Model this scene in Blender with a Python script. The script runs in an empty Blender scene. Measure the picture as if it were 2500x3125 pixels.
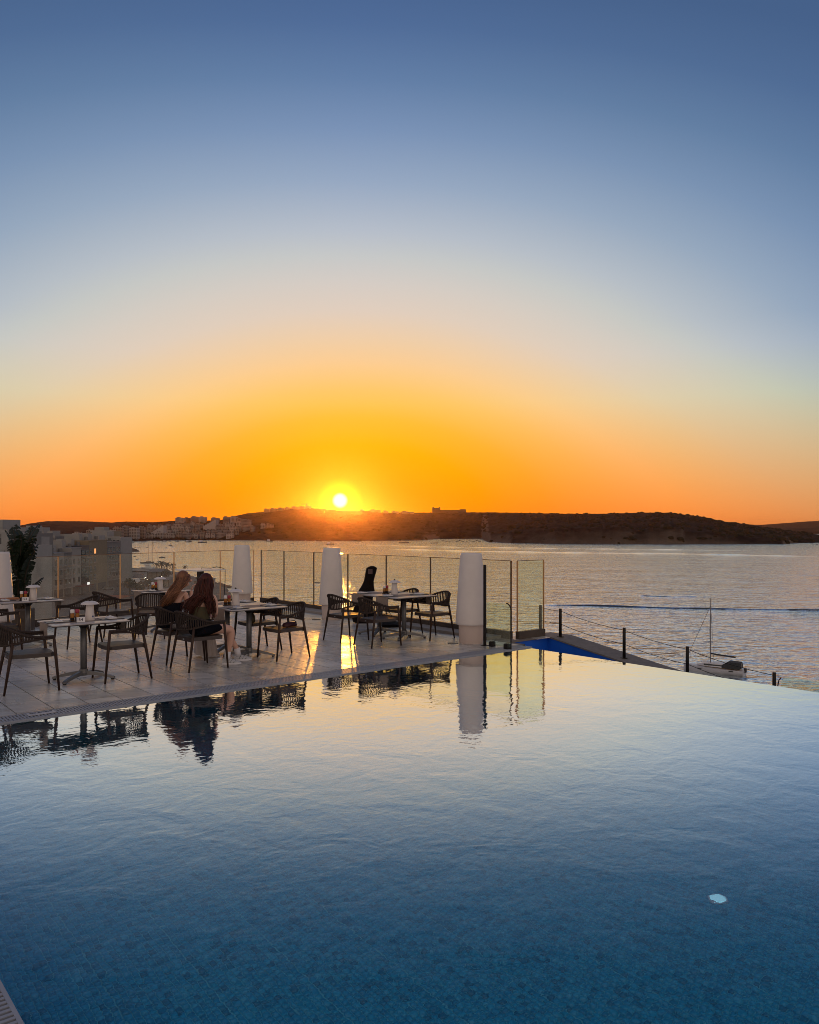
import bpy, math, random
import numpy as np
from mathutils import Vector, Matrix, noise as mnoise

S = bpy.context.scene
COL = S.collection
R = math.radians
random.seed(7)

# ------------------------------------------------------------------ camera
F, YH, EYE, SEA = 2407.0, 1612.0, 1.93, -23.07       # photo focal length (px), horizon row, eye height, sea level
cam_d = bpy.data.cameras.new('camera'); cam = bpy.data.objects.new('camera', cam_d); COL.objects.link(cam)
cam_d.sensor_fit = 'VERTICAL'; cam_d.sensor_height = 36.0; cam_d.lens = F / 3125 * 36
cam_d.shift_y = (YH - 1562.5) / 3125
cam_d.clip_start = 0.05; cam_d.clip_end = 40000
cam.location = (0, 0, EYE); cam.rotation_euler = (R(90), 0, 0)
S.camera = cam

# ------------------------------------------------------------------ world: dusk sky
SUN_AZ, SUN_EL = math.atan2(1038 - 1250, F), math.atan2(YH - 1528, F)
SUN_DIR = Vector((math.sin(SUN_AZ) * math.cos(SUN_EL), math.cos(SUN_AZ) * math.cos(SUN_EL), math.sin(SUN_EL)))
def lin(c):
    return tuple((x / 255 / 12.92) if x / 255 <= .04045 else ((x / 255 + .055) / 1.055) ** 2.4 for x in c)
world = bpy.data.worlds.new('World'); S.world = world; world.use_nodes = True
nt = world.node_tree; nt.nodes.clear()
def N(t, **k):
    n = nt.nodes.new(t)
    for a, b in k.items(): setattr(n, a, b)
    return n
def L(a, b): nt.links.new(a, b)
def M(op, a, b=None, c=None, clamp=False):
    n = N('ShaderNodeMath', operation=op, use_clamp=clamp)
    for i, v in enumerate((a, b, c)):
        if v is None: continue
        if isinstance(v, (int, float)): n.inputs[i].default_value = v
        else: L(v, n.inputs[i])
    return n.outputs[0]
def MIX(kind, fac, a, b):
    n = N('ShaderNodeMix', data_type='RGBA', blend_type=kind)
    for i, v in ((0, fac), (6, a), (7, b)):
        if isinstance(v, (int, float)): n.inputs[i].default_value = v
        elif isinstance(v, tuple): n.inputs[i].default_value = (*v, 1)
        else: L(v, n.inputs[i])
    return n.outputs[2]
tc = N('ShaderNodeTexCoord'); sep = N('ShaderNodeSeparateXYZ'); L(tc.outputs['Generated'], sep.inputs[0])
el = M('MULTIPLY', M('ARCSINE', sep.outputs[2]), 180 / math.pi)
az = M('MULTIPLY', M('SUBTRACT', M('ARCTAN2', sep.outputs[0], sep.outputs[1]), SUN_AZ), 180 / math.pi)
de = M('SUBTRACT', el, math.degrees(SUN_EL))
az_a = M('ABSOLUTE', M('SUBTRACT', az, 1.2))
rr = M('SQRT', M('ADD', M('POWER', M('MULTIPLY', az_a, M('ADD', .42, M('MULTIPLY', M('MULTIPLY', M('MAXIMUM', el, 0.0), 1 / 14, clamp=True), .18))), 2), M('POWER', M('ABSOLUTE', de), 2)))
ramp = N('ShaderNodeValToRGB'); L(M('MULTIPLY', rr, 1 / 60, clamp=True), ramp.inputs[0])
SKY = [(0, (255, 199, 0)), (4.0, (255, 197, 0)), (6.0, (255, 195, 58)), (8.0, (254, 200, 108)), (9.8, (251, 205, 146)), (11.6, (238, 206, 170)),
       (13.4, (224, 206, 190)), (15.3, (212, 204, 197)), (17, (198, 200, 200)), (18.6, (182, 190, 202)), (21.7, (150, 168, 194)),
       (24.8, (122, 146, 182)), (27.7, (98, 126, 166)), (30.6, (80, 108, 152)), (33.4, (70, 97, 141)), (45, (60, 86, 130)), (60, (58, 82, 126))]
cr = ramp.color_ramp
while len(cr.elements) > 1: cr.elements.remove(cr.elements[-1])
cr.elements[0].position = 0; cr.elements[0].color = (*lin(SKY[0][1]), 1)
for r_, c_ in SKY[1:]:
    e_ = cr.elements.new(r_ / 60); e_.color = (*lin(c_), 1)
hz = M('SUBTRACT', 1.0, M('MULTIPLY', M('MAXIMUM', el, 0.0), 1 / 9.0), clamp=True)      # reddening close to the horizon
hz = M('POWER', hz, 1.1)
side = M('MULTIPLY', az_a, 1 / 22, clamp=True)                                           # away from the sun the low sky loses blue first
bl = M('ADD', .27, M('MULTIPLY', M('MULTIPLY', M('MAXIMUM', el, 0.0), 1 / 12, clamp=True), .68))
bm = M('SUBTRACT', 1.0, M('MULTIPLY', side, M('SUBTRACT', 1.0, bl)))
cc = N('ShaderNodeCombineColor'); cc.inputs[0].default_value = 1; cc.inputs[1].default_value = 1; L(bm, cc.inputs[2])
c0 = MIX('MULTIPLY', 1.0, ramp.outputs[0], cc.outputs[0])
c1 = MIX('MULTIPLY', hz, c0, (1.08, 0.42, 0.5))
# the pale pinkish dusk opposite the sun
an = M('MULTIPLY', M('SUBTRACT', az_a, 50.0), 1 / 80, clamp=True)
lo = M('SUBTRACT', 1.0, M('MULTIPLY', M('ABSOLUTE', M('SUBTRACT', el, 12.0)), 1 / 80), clamp=True)
c2 = MIX('MIX', M('MULTIPLY', an, lo), c1, (0.72, 0.56, 0.45))
dot = N('ShaderNodeVectorMath', operation='DOT_PRODUCT'); L(tc.outputs['Generated'], dot.inputs[0]); dot.inputs[1].default_value = SUN_DIR
ang = M('MULTIPLY', M('ARCCOSINE', M('MINIMUM', dot.outputs['Value'], 1.0)), 180 / math.pi)
def smooth(v, a, b, lo_, hi_):
    m = N('ShaderNodeMapRange', interpolation_type='SMOOTHSTEP'); L(v, m.inputs[0])
    for i, x in enumerate((a, b, lo_, hi_)): m.inputs[i + 1].default_value = x
    return m.outputs[0]
c3 = MIX('MIX', smooth(ang, 0.2, 1.8, 1, 0), c2, (1.0, 0.86, 0.0))
c4 = MIX('MIX', smooth(ang, 0.34, 0.62, 1, 0), c3, (1.6, 1.35, 1.0))
sky = N('ShaderNodeTexSky', sky_type='NISHITA', sun_disc=False, sun_elevation=SUN_EL, sun_rotation=SUN_AZ)
c5 = MIX('ADD', 0.0008, c4, sky.outputs[0])
bg = N('ShaderNodeBackground'); L(c5, bg.inputs[0]); bg.inputs[1].default_value = 1.0
out = N('ShaderNodeOutputWorld'); L(bg.outputs[0], out.inputs[0])

# ------------------------------------------------------------------ sun
sd = bpy.data.lights.new('sun', 'SUN'); sd.energy = 0.95; sd.angle = R(0.55); sd.color = (1.0, 0.38, 0.05)
sun = bpy.data.objects.new('sun', sd); COL.objects.link(sun)
sun.rotation_euler = (-SUN_DIR).to_track_quat('-Z', 'Y').to_euler(); sun.location = SUN_DIR * 200

S.view_settings.view_transform = 'Standard'; S.view_settings.look = 'None'
S.view_settings.exposure = 0.0; S.view_settings.gamma = 1.0
S.render.engine = 'CYCLES'
cy = S.cycles
cy.use_denoising = True; cy.filter_width = .9
try: cy.denoiser = 'OPENIMAGEDENOISE'
except Exception: pass
cy.max_bounces = 10; cy.diffuse_bounces = 3; cy.glossy_bounces = 4; cy.transmission_bounces = 6; cy.transparent_max_bounces = 16
cy.volume_bounces = 0; cy.sample_clamp_indirect = 4.0; cy.sample_clamp_direct = 0

# ------------------------------------------------------------------ helpers
TH = R(39.7); CT, ST = math.cos(TH), math.sin(TH)
def P(u, w, z=0.0): return Vector((u * CT - w * ST, u * ST + w * CT, z))     # terrace axes: u along the pool gutter, w away from the pool
def G(px, py, z=0.0):                                                        # point of the photo on a level z
    d = F * (EYE - z) / (py - YH); return Vector(((px - 1250) / F * d, d, z))
def at(px, py, d): return Vector(((px - 1250) / F * d, d, EYE - (py - YH) / F * d))

class MB:
    def __init__(s): s.v = []; s.f = []; s.m = []; s.mi = 0
    def add(s, vs, fs):
        o = len(s.v); s.v += [tuple(v) for v in vs]; s.f += [tuple(i + o for i in f) for f in fs]; s.m += [s.mi] * len(fs); return s
    def box(s, x0, x1, y0, y1, z0, z1, mtx=None):
        vs = [Vector(p) for p in ((x0, y0, z0), (x1, y0, z0), (x1, y1, z0), (x0, y1, z0), (x0, y0, z1), (x1, y0, z1), (x1, y1, z1), (x0, y1, z1))]
        if mtx: vs = [mtx @ v for v in vs]
        return s.add(vs, [(3, 2, 1, 0), (4, 5, 6, 7), (0, 1, 5, 4), (1, 2, 6, 5), (2, 3, 7, 6), (3, 0, 4, 7)])
    def cbox(s, x0, x1, y0, y1, z0, z1, c=.01):                              # box with chamfered upper edges
        vs = []
        for z, k in ((z0, 0), (z1 - c, 0), (z1, c)):
            vs += [(x0 + k, y0 + k, z), (x1 - k, y0 + k, z), (x1 - k, y1 - k, z), (x0 + k, y1 - k, z)]
        fs = [(3, 2, 1, 0), (8, 9, 10, 11)]
        for r in (0, 4):
            for i in range(4):
                j = (i + 1) % 4; fs.append((r + i, r + j, r + 4 + j, r + 4 + i))
        return s.add(vs, fs)
    def prism(s, poly, z0, z1):
        n = len(poly); vs = [(p[0], p[1], z0) for p in poly] + [(p[0], p[1], z1) for p in poly]
        fs = [tuple(range(n - 1, -1, -1)), tuple(range(n, 2 * n))] + [(i, (i + 1) % n, n + (i + 1) % n, n + i) for i in range(n)]
        return s.add(vs, fs)
    def lathe(s, prof, n=24, c=(0, 0, 0), caps=True):
        vs = []; fs = []
        for r, z in prof:
            for k in range(n):
                a = 2 * math.pi * k / n; vs.append((c[0] + r * math.cos(a), c[1] + r * math.sin(a), c[2] + z))
        for i in range(len(prof) - 1):
            for k in range(n):
                k2 = (k + 1) % n; fs.append((i * n + k, i * n + k2, (i + 1) * n + k2, (i + 1) * n + k))
        if caps: fs += [tuple(range(n - 1, -1, -1)), tuple(range((len(prof) - 1) * n, len(prof) * n))]
        return s.add(vs, fs)
    def tube(s, pts, rad, n=8, flat=None, caps=True):
        pts = [Vector(p) for p in pts]; m = len(pts)
        rad = [rad] * m if isinstance(rad, (int, float)) else rad
        vs = []; fs = []; prev = None
        for i, p in enumerate(pts):
            t = (pts[min(i + 1, m - 1)] - pts[max(i - 1, 0)]).normalized()
            if prev is None:
                a = Vector((0, 0, 1)) if abs(t.z) < .9 else Vector((1, 0, 0)); x = t.cross(a).normalized()
            else:
                x = (prev - t * prev.dot(t)).normalized()
            prev = x; y = t.cross(x)
            for k in range(n):
                q = 2 * math.pi * k / n
                vs.append(p + (x * math.cos(q) + y * math.sin(q) * (flat or 1)) * rad[i])
        for i in range(m - 1):
            for k in range(n):
                k2 = (k + 1) % n; fs.append((i * n + k, i * n + k2, (i + 1) * n + k2, (i + 1) * n + k))
        if caps: fs += [tuple(range(n - 1, -1, -1)), tuple(range((m - 1) * n, m * n))]
        return s.add(vs, fs)
    def loft(s, rings, closed=True, caps=True):
        n = len(rings[0]); vs = [p for r in rings for p in r]; fs = []
        for i in range(len(rings) - 1):
            for k in range(n if closed else n - 1):
                k2 = (k + 1) % n; fs.append((i * n + k, i * n + k2, (i + 1) * n + k2, (i + 1) * n + k))
        if caps and closed: fs += [tuple(range(n - 1, -1, -1)), tuple(range((len(rings) - 1) * n, len(rings) * n))]
        return s.add(vs, fs)
    def mesh(s, name, mats, smooth=False):
        me = bpy.data.meshes.new(name); me.from_pydata(s.v, [], s.f)
        for m_ in (mats if isinstance(mats, (list, tuple)) else [mats]): me.materials.append(m_)
        if any(s.m): me.polygons.foreach_set('material_index', s.m)
        if smooth: me.polygons.foreach_set('use_smooth', [True] * len(s.f))
        me.update(); return me
    def build(s, name, mats, parent=None, smooth=False):
        return obj(name, s.mesh(name, mats, smooth), parent)
def obj(name, me, parent=None, loc=None, rz=None):
    o = bpy.data.objects.new(name, me); COL.objects.link(o)
    if parent: o.parent = parent
    if loc is not None: o.location = loc
    if rz is not None: o.rotation_euler = (0, 0, rz)
    return o
def tag(o, label, cat, group=None):
    o['label'] = label; o['category'] = cat
    if group: o['group'] = group
    return o
def thing(name, label, cat, loc=(0, 0, 0), rz=0, group=None):
    o = obj(name, None, None, loc, rz); o.empty_display_size = .1; return tag(o, label, cat, group)
def struct(o): o['kind'] = 'structure'; return o
def stuff(o): o['kind'] = 'stuff'; return o
def copy_tree(o, parent=None):
    c = o.copy(); COL.objects.link(c); c.parent = parent
    for ch in o.children: copy_tree(ch, c)
    return c
def autosmooth(o, ang=40):
    me = o.data; me.polygons.foreach_set('use_smooth', [True] * len(me.polygons))
    try: me.set_sharp_from_angle(angle=R(ang))
    except Exception: pass
    return o

# ------------------------------------------------------------------ materials
def mat(name, col, rough=.6, metal=0, var=.15, scale=6, bump=0, bscale=None, spec=.5, stretch=None, emit=None, estr=1, trl=0, per=None, coord='Object', col2=None):
    m = bpy.data.materials.new(name); m.use_nodes = True; t = m.node_tree; b = t.nodes['Principled BSDF']
    b.inputs['Base Color'].default_value = (*col, 1); b.inputs['Roughness'].default_value = rough; b.inputs['Metallic'].default_value = metal
    b.inputs['Specular IOR Level'].default_value = spec
    n = t.nodes.new; l = t.links.new
    c = n('ShaderNodeTexCoord'); vec = n('ShaderNodeNewGeometry').outputs['Position'] if coord == 'World' else c.outputs[coord]
    if stretch:
        mp = n('ShaderNodeMapping'); mp.inputs['Scale'].default_value = stretch; l(vec, mp.inputs[0]); vec = mp.outputs[0]
    src = None
    if var or col2:
        nz = n('ShaderNodeTexNoise'); nz.inputs['Scale'].default_value = scale; nz.inputs['Detail'].default_value = 6; nz.inputs['Roughness'].default_value = .62; l(vec, nz.inputs['Vector'])
        rp = n('ShaderNodeMapRange'); rp.inputs[1].default_value = .3; rp.inputs[2].default_value = .7; l(nz.outputs[0], rp.inputs[0])
        mx = n('ShaderNodeMix'); mx.data_type = 'RGBA'; l(rp.outputs[0], mx.inputs[0])
        mx.inputs[6].default_value = (*[x * (1 - var) for x in col], 1)
        mx.inputs[7].default_value = (*(col2 or [min(1, x * (1 + var)) for x in col]), 1); src = mx.outputs[2]
    if per:                                                                   # every piece a little different
        rn = n('ShaderNodeObjectInfo').outputs['Random'] if per == 'obj' else n('ShaderNodeNewGeometry').outputs['Random Per Island']
        if per == 'both':
            a = n('ShaderNodeMath'); a.operation = 'ADD'; l(rn, a.inputs[0]); l(n('ShaderNodeObjectInfo').outputs['Random'], a.inputs[1])
            fr = n('ShaderNodeMath'); fr.operation = 'FRACT'; l(a.outputs[0], fr.inputs[0]); rn = fr.outputs[0]
        mr = n('ShaderNodeMapRange'); w_ = .55 if per == 'isl' else .22; mr.inputs[3].default_value = 1 - w_; mr.inputs[4].default_value = 1 + w_; l(rn, mr.inputs[0])
        hs = n('ShaderNodeHueSaturation'); l(mr.outputs[0], hs.inputs['Value'])
        if src: l(src, hs.inputs['Color'])
        else: hs.inputs['Color'].default_value = (*col, 1)
        src = hs.outputs[0]
    if src: l(src, b.inputs['Base Color'])
    if bump:
        bz = n('ShaderNodeTexNoise'); bz.inputs['Scale'].default_value = bscale or scale * 4; bz.inputs['Detail'].default_value = 5; l(vec, bz.inputs['Vector'])
        bn = n('ShaderNodeBump'); bn.inputs['Strength'].default_value = bump; bn.inputs['Distance'].default_value = .02; l(bz.outputs[0], bn.inputs['Height']); l(bn.outputs[0], b.inputs['Normal'])
    if emit: b.inputs['Emission Color'].default_value = (*emit, 1); b.inputs['Emission Strength'].default_value = estr
    if trl:
        tr = n('ShaderNodeBsdfTranslucent'); tr.inputs[0].default_value = (*col, 1)
        if src: l(src, tr.inputs[0])
        ms = n('ShaderNodeMixShader'); ms.inputs[0].default_value = trl; o_ = t.nodes['Material Output']
        l(b.outputs[0], ms.inputs[1]); l(tr.outputs[0], ms.inputs[2]); l(ms.outputs[0], o_.inputs[0])
    return m

def glass_mat(name, tint=(.975, .993, .95), dust=.042, dustcol=(1, .93, .8)):
    m = bpy.data.materials.new(name); m.use_nodes = True; t = m.node_tree; t.nodes.clear(); n = t.nodes.new; l = t.links.new
    tr = n('ShaderNodeBsdfTransparent'); tr.inputs[0].default_value = (*tint, 1)
    gl = n('ShaderNodeBsdfGlossy'); gl.inputs['Roughness'].default_value = .02
    fr = n('ShaderNodeFresnel'); gb = n('ShaderNodeNewGeometry'); ir = n('ShaderNodeMapRange'); ir.inputs[3].default_value = 1.45; ir.inputs[4].default_value = 1 / 1.45; l(gb.outputs['Backfacing'], ir.inputs[0]); l(ir.outputs[0], fr.inputs[0])
    m1 = n('ShaderNodeMixShader'); l(fr.outputs[0], m1.inputs[0]); l(tr.outputs[0], m1.inputs[1]); l(gl.outputs[0], m1.inputs[2])
    tl = n('ShaderNodeBsdfTranslucent'); tl.inputs[0].default_value = (*dustcol, 1)
    c = n('ShaderNodeTexCoord'); z = n('ShaderNodeTexNoise'); z.inputs['Scale'].default_value = 2.2; z.inputs['Detail'].default_value = 6; z.inputs['Distortion'].default_value = .6; l(c.outputs['Object'], z.inputs['Vector'])
    mr = n('ShaderNodeMapRange'); mr.inputs[1].default_value = .3; mr.inputs[2].default_value = .75; mr.inputs[3].default_value = dust * .35; mr.inputs[4].default_value = dust * 1.7; l(z.outputs[0], mr.inputs[0])
    m2 = n('ShaderNodeMixShader'); l(mr.outputs[0], m2.inputs[0]); l(m1.outputs[0], m2.inputs[1]); l(tl.outputs[0], m2.inputs[2])
    o_ = n('ShaderNodeOutputMaterial'); l(m2.outputs[0], o_.inputs[0]); return m

def water_pool():
    m = bpy.data.materials.new('pool_water'); m.use_nodes = True; t = m.node_tree; t.nodes.clear(); n = t.nodes.new; l = t.links.new
    c = n('ShaderNodeTexCoord')
    def nz(scale, detail, st=(1, 1, 1), dist=0):
        mp = n('ShaderNodeMapping'); mp.inputs['Scale'].default_value = st; l(c.outputs['Object'], mp.inputs[0])
        z = n('ShaderNodeTexNoise'); z.inputs['Scale'].default_value = scale; z.inputs['Detail'].default_value = detail; z.inputs['Distortion'].default_value = dist; l(mp.outputs[0], z.inputs['Vector']); return z.outputs[0]
    a = n('ShaderNodeMath'); a.operation = 'MULTIPLY_ADD'; l(nz(11, 2, (1, 1.3, 1), .4), a.inputs[0]); a.inputs[1].default_value = .25; l(nz(2.6, 3, (1, 1, 1), .6), a.inputs[2])
    bn = n('ShaderNodeBump'); bn.inputs['Strength'].default_value = 1.0; bn.inputs['Distance'].default_value = .0035; l(a.outputs[0], bn.inputs['Height'])
    g = n('ShaderNodeBsdfRefraction'); g.inputs['IOR'].default_value = 1.333; g.inputs['Roughness'].default_value = 0.0; g.inputs[0].default_value = (.94, .98, 1, 1); l(bn.outputs[0], g.inputs['Normal'])
    gl = n('ShaderNodeBsdfGlossy'); gl.inputs['Roughness'].default_value = 0.0; gl.inputs[0].default_value = (.95, .985, 1, 1); l(bn.outputs[0], gl.inputs['Normal'])
    fr = n('ShaderNodeFresnel'); fr.inputs[0].default_value = 1.333; l(bn.outputs[0], fr.inputs['Normal'])
    rp = n('ShaderNodeValToRGB'); l(fr.outputs[0], rp.inputs[0]); e = rp.color_ramp.elements
    for i, (p_, v_) in enumerate([(.02, .02), (.06, .055), (.10, .17), (.14, .37), (.21, .72), (.30, .93), (1, 1)]):
        q = e[i] if i < 2 else e.new(p_); q.position = p_; q.color = (v_, v_, v_, 1)
    mx = n('ShaderNodeMixShader'); l(rp.outputs[0], mx.inputs[0]); l(g.outputs[0], mx.inputs[1]); l(gl.outputs[0], mx.inputs[2])
    o_ = n('ShaderNodeOutputMaterial'); l(mx.outputs[0], o_.inputs[0]); return m

def water_sea():
    m = bpy.data.materials.new('sea'); m.use_nodes = True; t = m.node_tree; t.nodes.clear(); n = t.nodes.new; l = t.links.new
    c = n('ShaderNodeTexCoord')
    def nz(scale, detail, st=(1, 1, 1), dist=0, rot=12):
        mp = n('ShaderNodeMapping'); mp.inputs['Scale'].default_value = st; mp.inputs['Rotation'].default_value = (0, 0, R(rot)); l(c.outputs['Object'], mp.inputs[0])
        z = n('ShaderNodeTexNoise'); z.inputs['Scale'].default_value = scale; z.inputs['Detail'].default_value = detail; z.inputs['Distortion'].default_value = dist; l(mp.outputs[0], z.inputs['Vector']); return z.outputs[0]
    def ma(op, x, y):
        q = n('ShaderNodeMath'); q.operation = op
        for i, v in enumerate((x, y)):
            if isinstance(v, (int, float)): q.inputs[i].default_value = v
            else: l(v, q.inputs[i])
        return q.outputs[0]
    h = ma('ADD', ma('MULTIPLY', nz(.22, 3, (.5, 1, 1), .7), 1.0), ma('MULTIPLY', nz(1.0, 4, (.5, 1, 1), .4, -8), .36))
    h = ma('ADD', h, ma('MULTIPLY', nz(.03, 2, (.6, 1, 1)), 1.6))
    bn = n('ShaderNodeBump'); bn.inputs['Strength'].default_value = 1.0; bn.inputs['Distance'].default_value = SEA_BUMP; l(h, bn.inputs['Height'])
    df = n('ShaderNodeBsdfDiffuse'); df.inputs[0].default_value = (.010, .022, .036, 1); l(bn.outputs[0], df.inputs['Normal'])
    gl = n('ShaderNodeBsdfGlossy'); gl.inputs['Roughness'].default_value = .07; gl.inputs[0].default_value = (.88, .96, 1, 1); l(bn.outputs[0], gl.inputs['Normal'])
    fr = n('ShaderNodeFresnel'); fr.inputs[0].default_value = 1.333; l(bn.outputs[0], fr.inputs['Normal'])
    rp = n('ShaderNodeValToRGB'); l(fr.outputs[0], rp.inputs[0]); e = rp.color_ramp.elements
    for i, (p_, v_) in enumerate([(.02, .04), (.05, .24), (.09, .62), (.16, .88), (.30, .97), (1, 1)]):
        q = e[i] if i < 2 else e.new(p_); q.position = p_; q.color = (v_, v_, v_, 1)
    mx = n('ShaderNodeMixShader'); l(rp.outputs[0], mx.inputs[0]); l(df.outputs[0], mx.inputs[1]); l(gl.outputs[0], mx.inputs[2])
    o_ = n('ShaderNodeOutputMaterial'); l(mx.outputs[0], o_.inputs[0]); return m
SEA_BUMP = .72

def mosaic_mat():
    m = bpy.data.materials.new('mosaic_tile'); m.use_nodes = True; t = m.node_tree; b = t.nodes['Principled BSDF']; n = t.nodes.new; l = t.links.new
    g = n('ShaderNodeNewGeometry').outputs['Random Per Island']; oi = n('ShaderNodeObjectInfo').outputs['Random']
    a = n('ShaderNodeMath'); a.operation = 'ADD'; l(g, a.inputs[0]); l(oi, a.inputs[1]); fr = n('ShaderNodeMath'); fr.operation = 'FRACT'; l(a.outputs[0], fr.inputs[0])
    rp = n('ShaderNodeValToRGB'); l(fr.outputs[0], rp.inputs[0]); r = rp.color_ramp; r.interpolation = 'CONSTANT'
    cols = [(0, (.004, .29, .46)), (.07, (.006, .37, .58)), (.24, (.008, .46, .71)), (.58, (.012, .52, .77)), (.78, (.006, .48, .70)), (.9, (.03, .55, .78))]
    r.elements[0].color = (*cols[0][1], 1); r.elements[0].position = 0
    r.elements[1].position = cols[1][0]; r.elements[1].color = (*cols[1][1], 1)
    for p, c in cols[2:]: e = r.elements.new(p); e.color = (*c, 1)
    l(rp.outputs[0], b.inputs['Base Color']); b.inputs['Roughness'].default_value = .35
    return m

m_tile = mat('porcelain_tile', (.45, .44, .41), .30, var=.30, scale=4, bump=.4, bscale=30, stretch=(.55, 2.0, 1), per='both', coord='World')
m_tile.node_tree.nodes['Principled BSDF'].inputs['Specular IOR Level'].default_value = .9
m_tile.node_tree.nodes['Principled BSDF'].inputs['Coat Weight'].default_value = .12
m_tile.node_tree.nodes['Principled BSDF'].inputs['Coat Roughness'].default_value = .26
m_tile.node_tree.nodes['Principled BSDF'].inputs['Coat IOR'].default_value = 1.6
def gloss_patches(m, lo_, hi_, scale):
    t = m.node_tree; n = t.nodes.new; l = t.links.new; z = n('ShaderNodeTexNoise'); z.inputs['Scale'].default_value = scale; z.inputs['Detail'].default_value = 5; z.inputs['Distortion'].default_value = .8
    l(n('ShaderNodeNewGeometry').outputs['Position'], z.inputs['Vector']); q = n('ShaderNodeMapRange'); q.inputs[1].default_value = .35; q.inputs[2].default_value = .65; q.inputs[3].default_value = lo_; q.inputs[4].default_value = hi_
    l(z.outputs[0], q.inputs[0]); l(q.outputs[0], t.nodes['Principled BSDF'].inputs['Roughness'])
gloss_patches(m_tile, .20, .42, 1.3)                         # damp and dry patches
m_grout = mat('grout', (.018, .017, .016), .9, spec=.1)
m_grate = mat('grate_plastic', (.30, .32, .36), .45, var=.1, scale=8)
m_channel = mat('gutter_channel', (.02, .02, .024), .7)
m_white = mat('white_plastic', (.80, .75, .71), .42, var=.05, scale=3, bump=.02, trl=.17)
m_base = mat('lamp_base_plastic', (.86, .76, .70), .45, var=.03, scale=3, trl=.45)
m_metal = mat('grey_metal', (.15, .15, .155), .42, metal=.35, var=.12, scale=10)
m_dark = mat('dark_frame', (.016, .013, .012), .5, spec=.25, var=.2, scale=9)
m_brown = mat('brown_frame', (.040, .021, .014), .45, spec=.3, var=.2, scale=12, bump=.03)
m_rope = mat('grey_rope', (.048, .036, .031), .9, spec=.15, var=.3, scale=60, bump=.3, bscale=160)
m_seat = mat('brown_seat', (.055, .042, .037), .5, var=.15, scale=20, bump=.08)
m_top = mat('table_laminate', (.44, .41, .40), .30, var=.12, scale=7, bump=.03, stretch=(1, 6, 1))
m_edge = mat('table_edge', (.035, .028, .026), .5)
m_runner = mat('beige_cloth', (.40, .32, .26), .85, var=.12, scale=30, bump=.2, bscale=300, trl=.25)
m_paper = mat('white_paper', (.74, .72, .70), .6, var=.05)
m_slate = mat('slate_plate', (.03, .03, .033), .4)
m_steel = mat('steel', (.5, .5, .5), .22, metal=1, var=.05)
m_glass = glass_mat('fence_glass')
m_glass2 = glass_mat('pool_glass', tint=(.93, .985, .91), dust=.05, dustcol=(.85, 1, .8))
m_post = mat('bronze_post', (.12, .075, .045), .4, metal=.6, var=.15)
m_sunlit_edge = mat('sunlit_edge', (.75, .42, .20), .35, metal=.85, var=.1)  # orange sunlight catching the post edges is put into this metal colour
m_board = mat('brown_board', (.075, .055, .042), .55, var=.2, scale=4)
m_cope = mat('concrete_coping', (.19, .165, .14), .75, var=.2, scale=9, bump=.2)
m_blue = mat('blue_paint', (.008, .12, .62), .5, var=.12, scale=2)
m_conc = mat('concrete', (.26, .24, .22), .85, var=.2, scale=1.5, bump=.2)
m_skin = mat('skin', (.66, .39, .285), .5, var=.06, scale=10)
m_hair1 = mat('light_brown_hair', (.23, .095, .042), .42, per='isl', var=.4, scale=14, stretch=(1, 1, .08), trl=.22)
m_hair2 = mat('red_brown_hair', (.085, .016, .007), .42, per='isl', var=.4, scale=14, stretch=(1, 1, .08), trl=.35)
m_black = mat('black_cloth', (.006, .007, .012), .9, spec=.1, var=.2, scale=20)
m_olive = mat('olive_cloth', (.06, .05, .022), .85, var=.15, scale=20)
m_skirt = mat('white_skirt', (.62, .56, .52), .85, var=.06, scale=6, trl=.25)
m_sock = mat('white_sock', (.70, .70, .74), .9, var=.06)
m_shoe = mat('shoe_mesh', (.46, .47, .49), .65, var=.2, scale=60)
m_rubber = mat('black_rubber', (.015, .015, .015), .7)
m_leaf = mat('glossy_leaf', (.010, .020, .006), .38, var=.35, scale=3, trl=.22)
m_stalk = mat('plant_stalk', (.035, .022, .011), .75, var=.3, scale=10)
m_bag = mat('black_nylon', (.008, .005, .005), .8, spec=.15, var=.2, scale=30, bump=.1)
m_red = mat('red_lid', (.34, .03, .06), .5)
m_amber = mat('amber_oil', (.55, .25, .05), .15, var=.1, trl=.5)
m_orange = mat('tan_cushion', (.45, .20, .09), .8, trl=.2)
m_bldw = mat('pale_render', (.26, .257, .243), .85, var=.10, scale=.4)
m_bldc = mat('cream_render', (.20, .165, .11), .85, var=.10, scale=.4)
m_bldg = mat('grey_render', (.155, .155, .15), .85, var=.12, scale=.4)
m_bldd = mat('dark_cladding', (.05, .055, .065), .5, var=.15, scale=.6)
m_pane = mat('window_glass', (.012, .015, .02), .08, var=.1)
m_frame = mat('window_frame', (.22, .22, .22), .6)
m_lit = mat('lit_window', (.5, .2, .06), .5, emit=(1, .42, .13), estr=.9)
m_bulb = mat('lit_bulb', (1, .9, .8), .5, emit=(1, .85, .65), estr=2.5)
m_asph = mat('asphalt', (.052, .050, .050), .9, var=.25, scale=.6)
m_town = mat('town_ground', (.13, .115, .10), .9, var=.3, scale=.15, bump=.3)
m_rock = mat('shore_rock', (.11, .085, .065), .9, var=.35, scale=.4, bump=.6)
m_roof = mat('terracotta_roof', (.24, .085, .045), .8, var=.25, scale=.8)
m_roofg = mat('grey_roof', (.17, .15, .14), .8, var=.2, scale=.5)
m_hull = mat('dark_hull', (.028, .028, .034), .5, var=.2)
m_hullw = mat('white_hull', (.55, .56, .58), .35, var=.06)
m_canvas = mat('dark_canvas', (.03, .032, .034), .8)
m_crown = mat('tree_foliage', (.030, .036, .016), .8, var=.5, scale=1.2)
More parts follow.
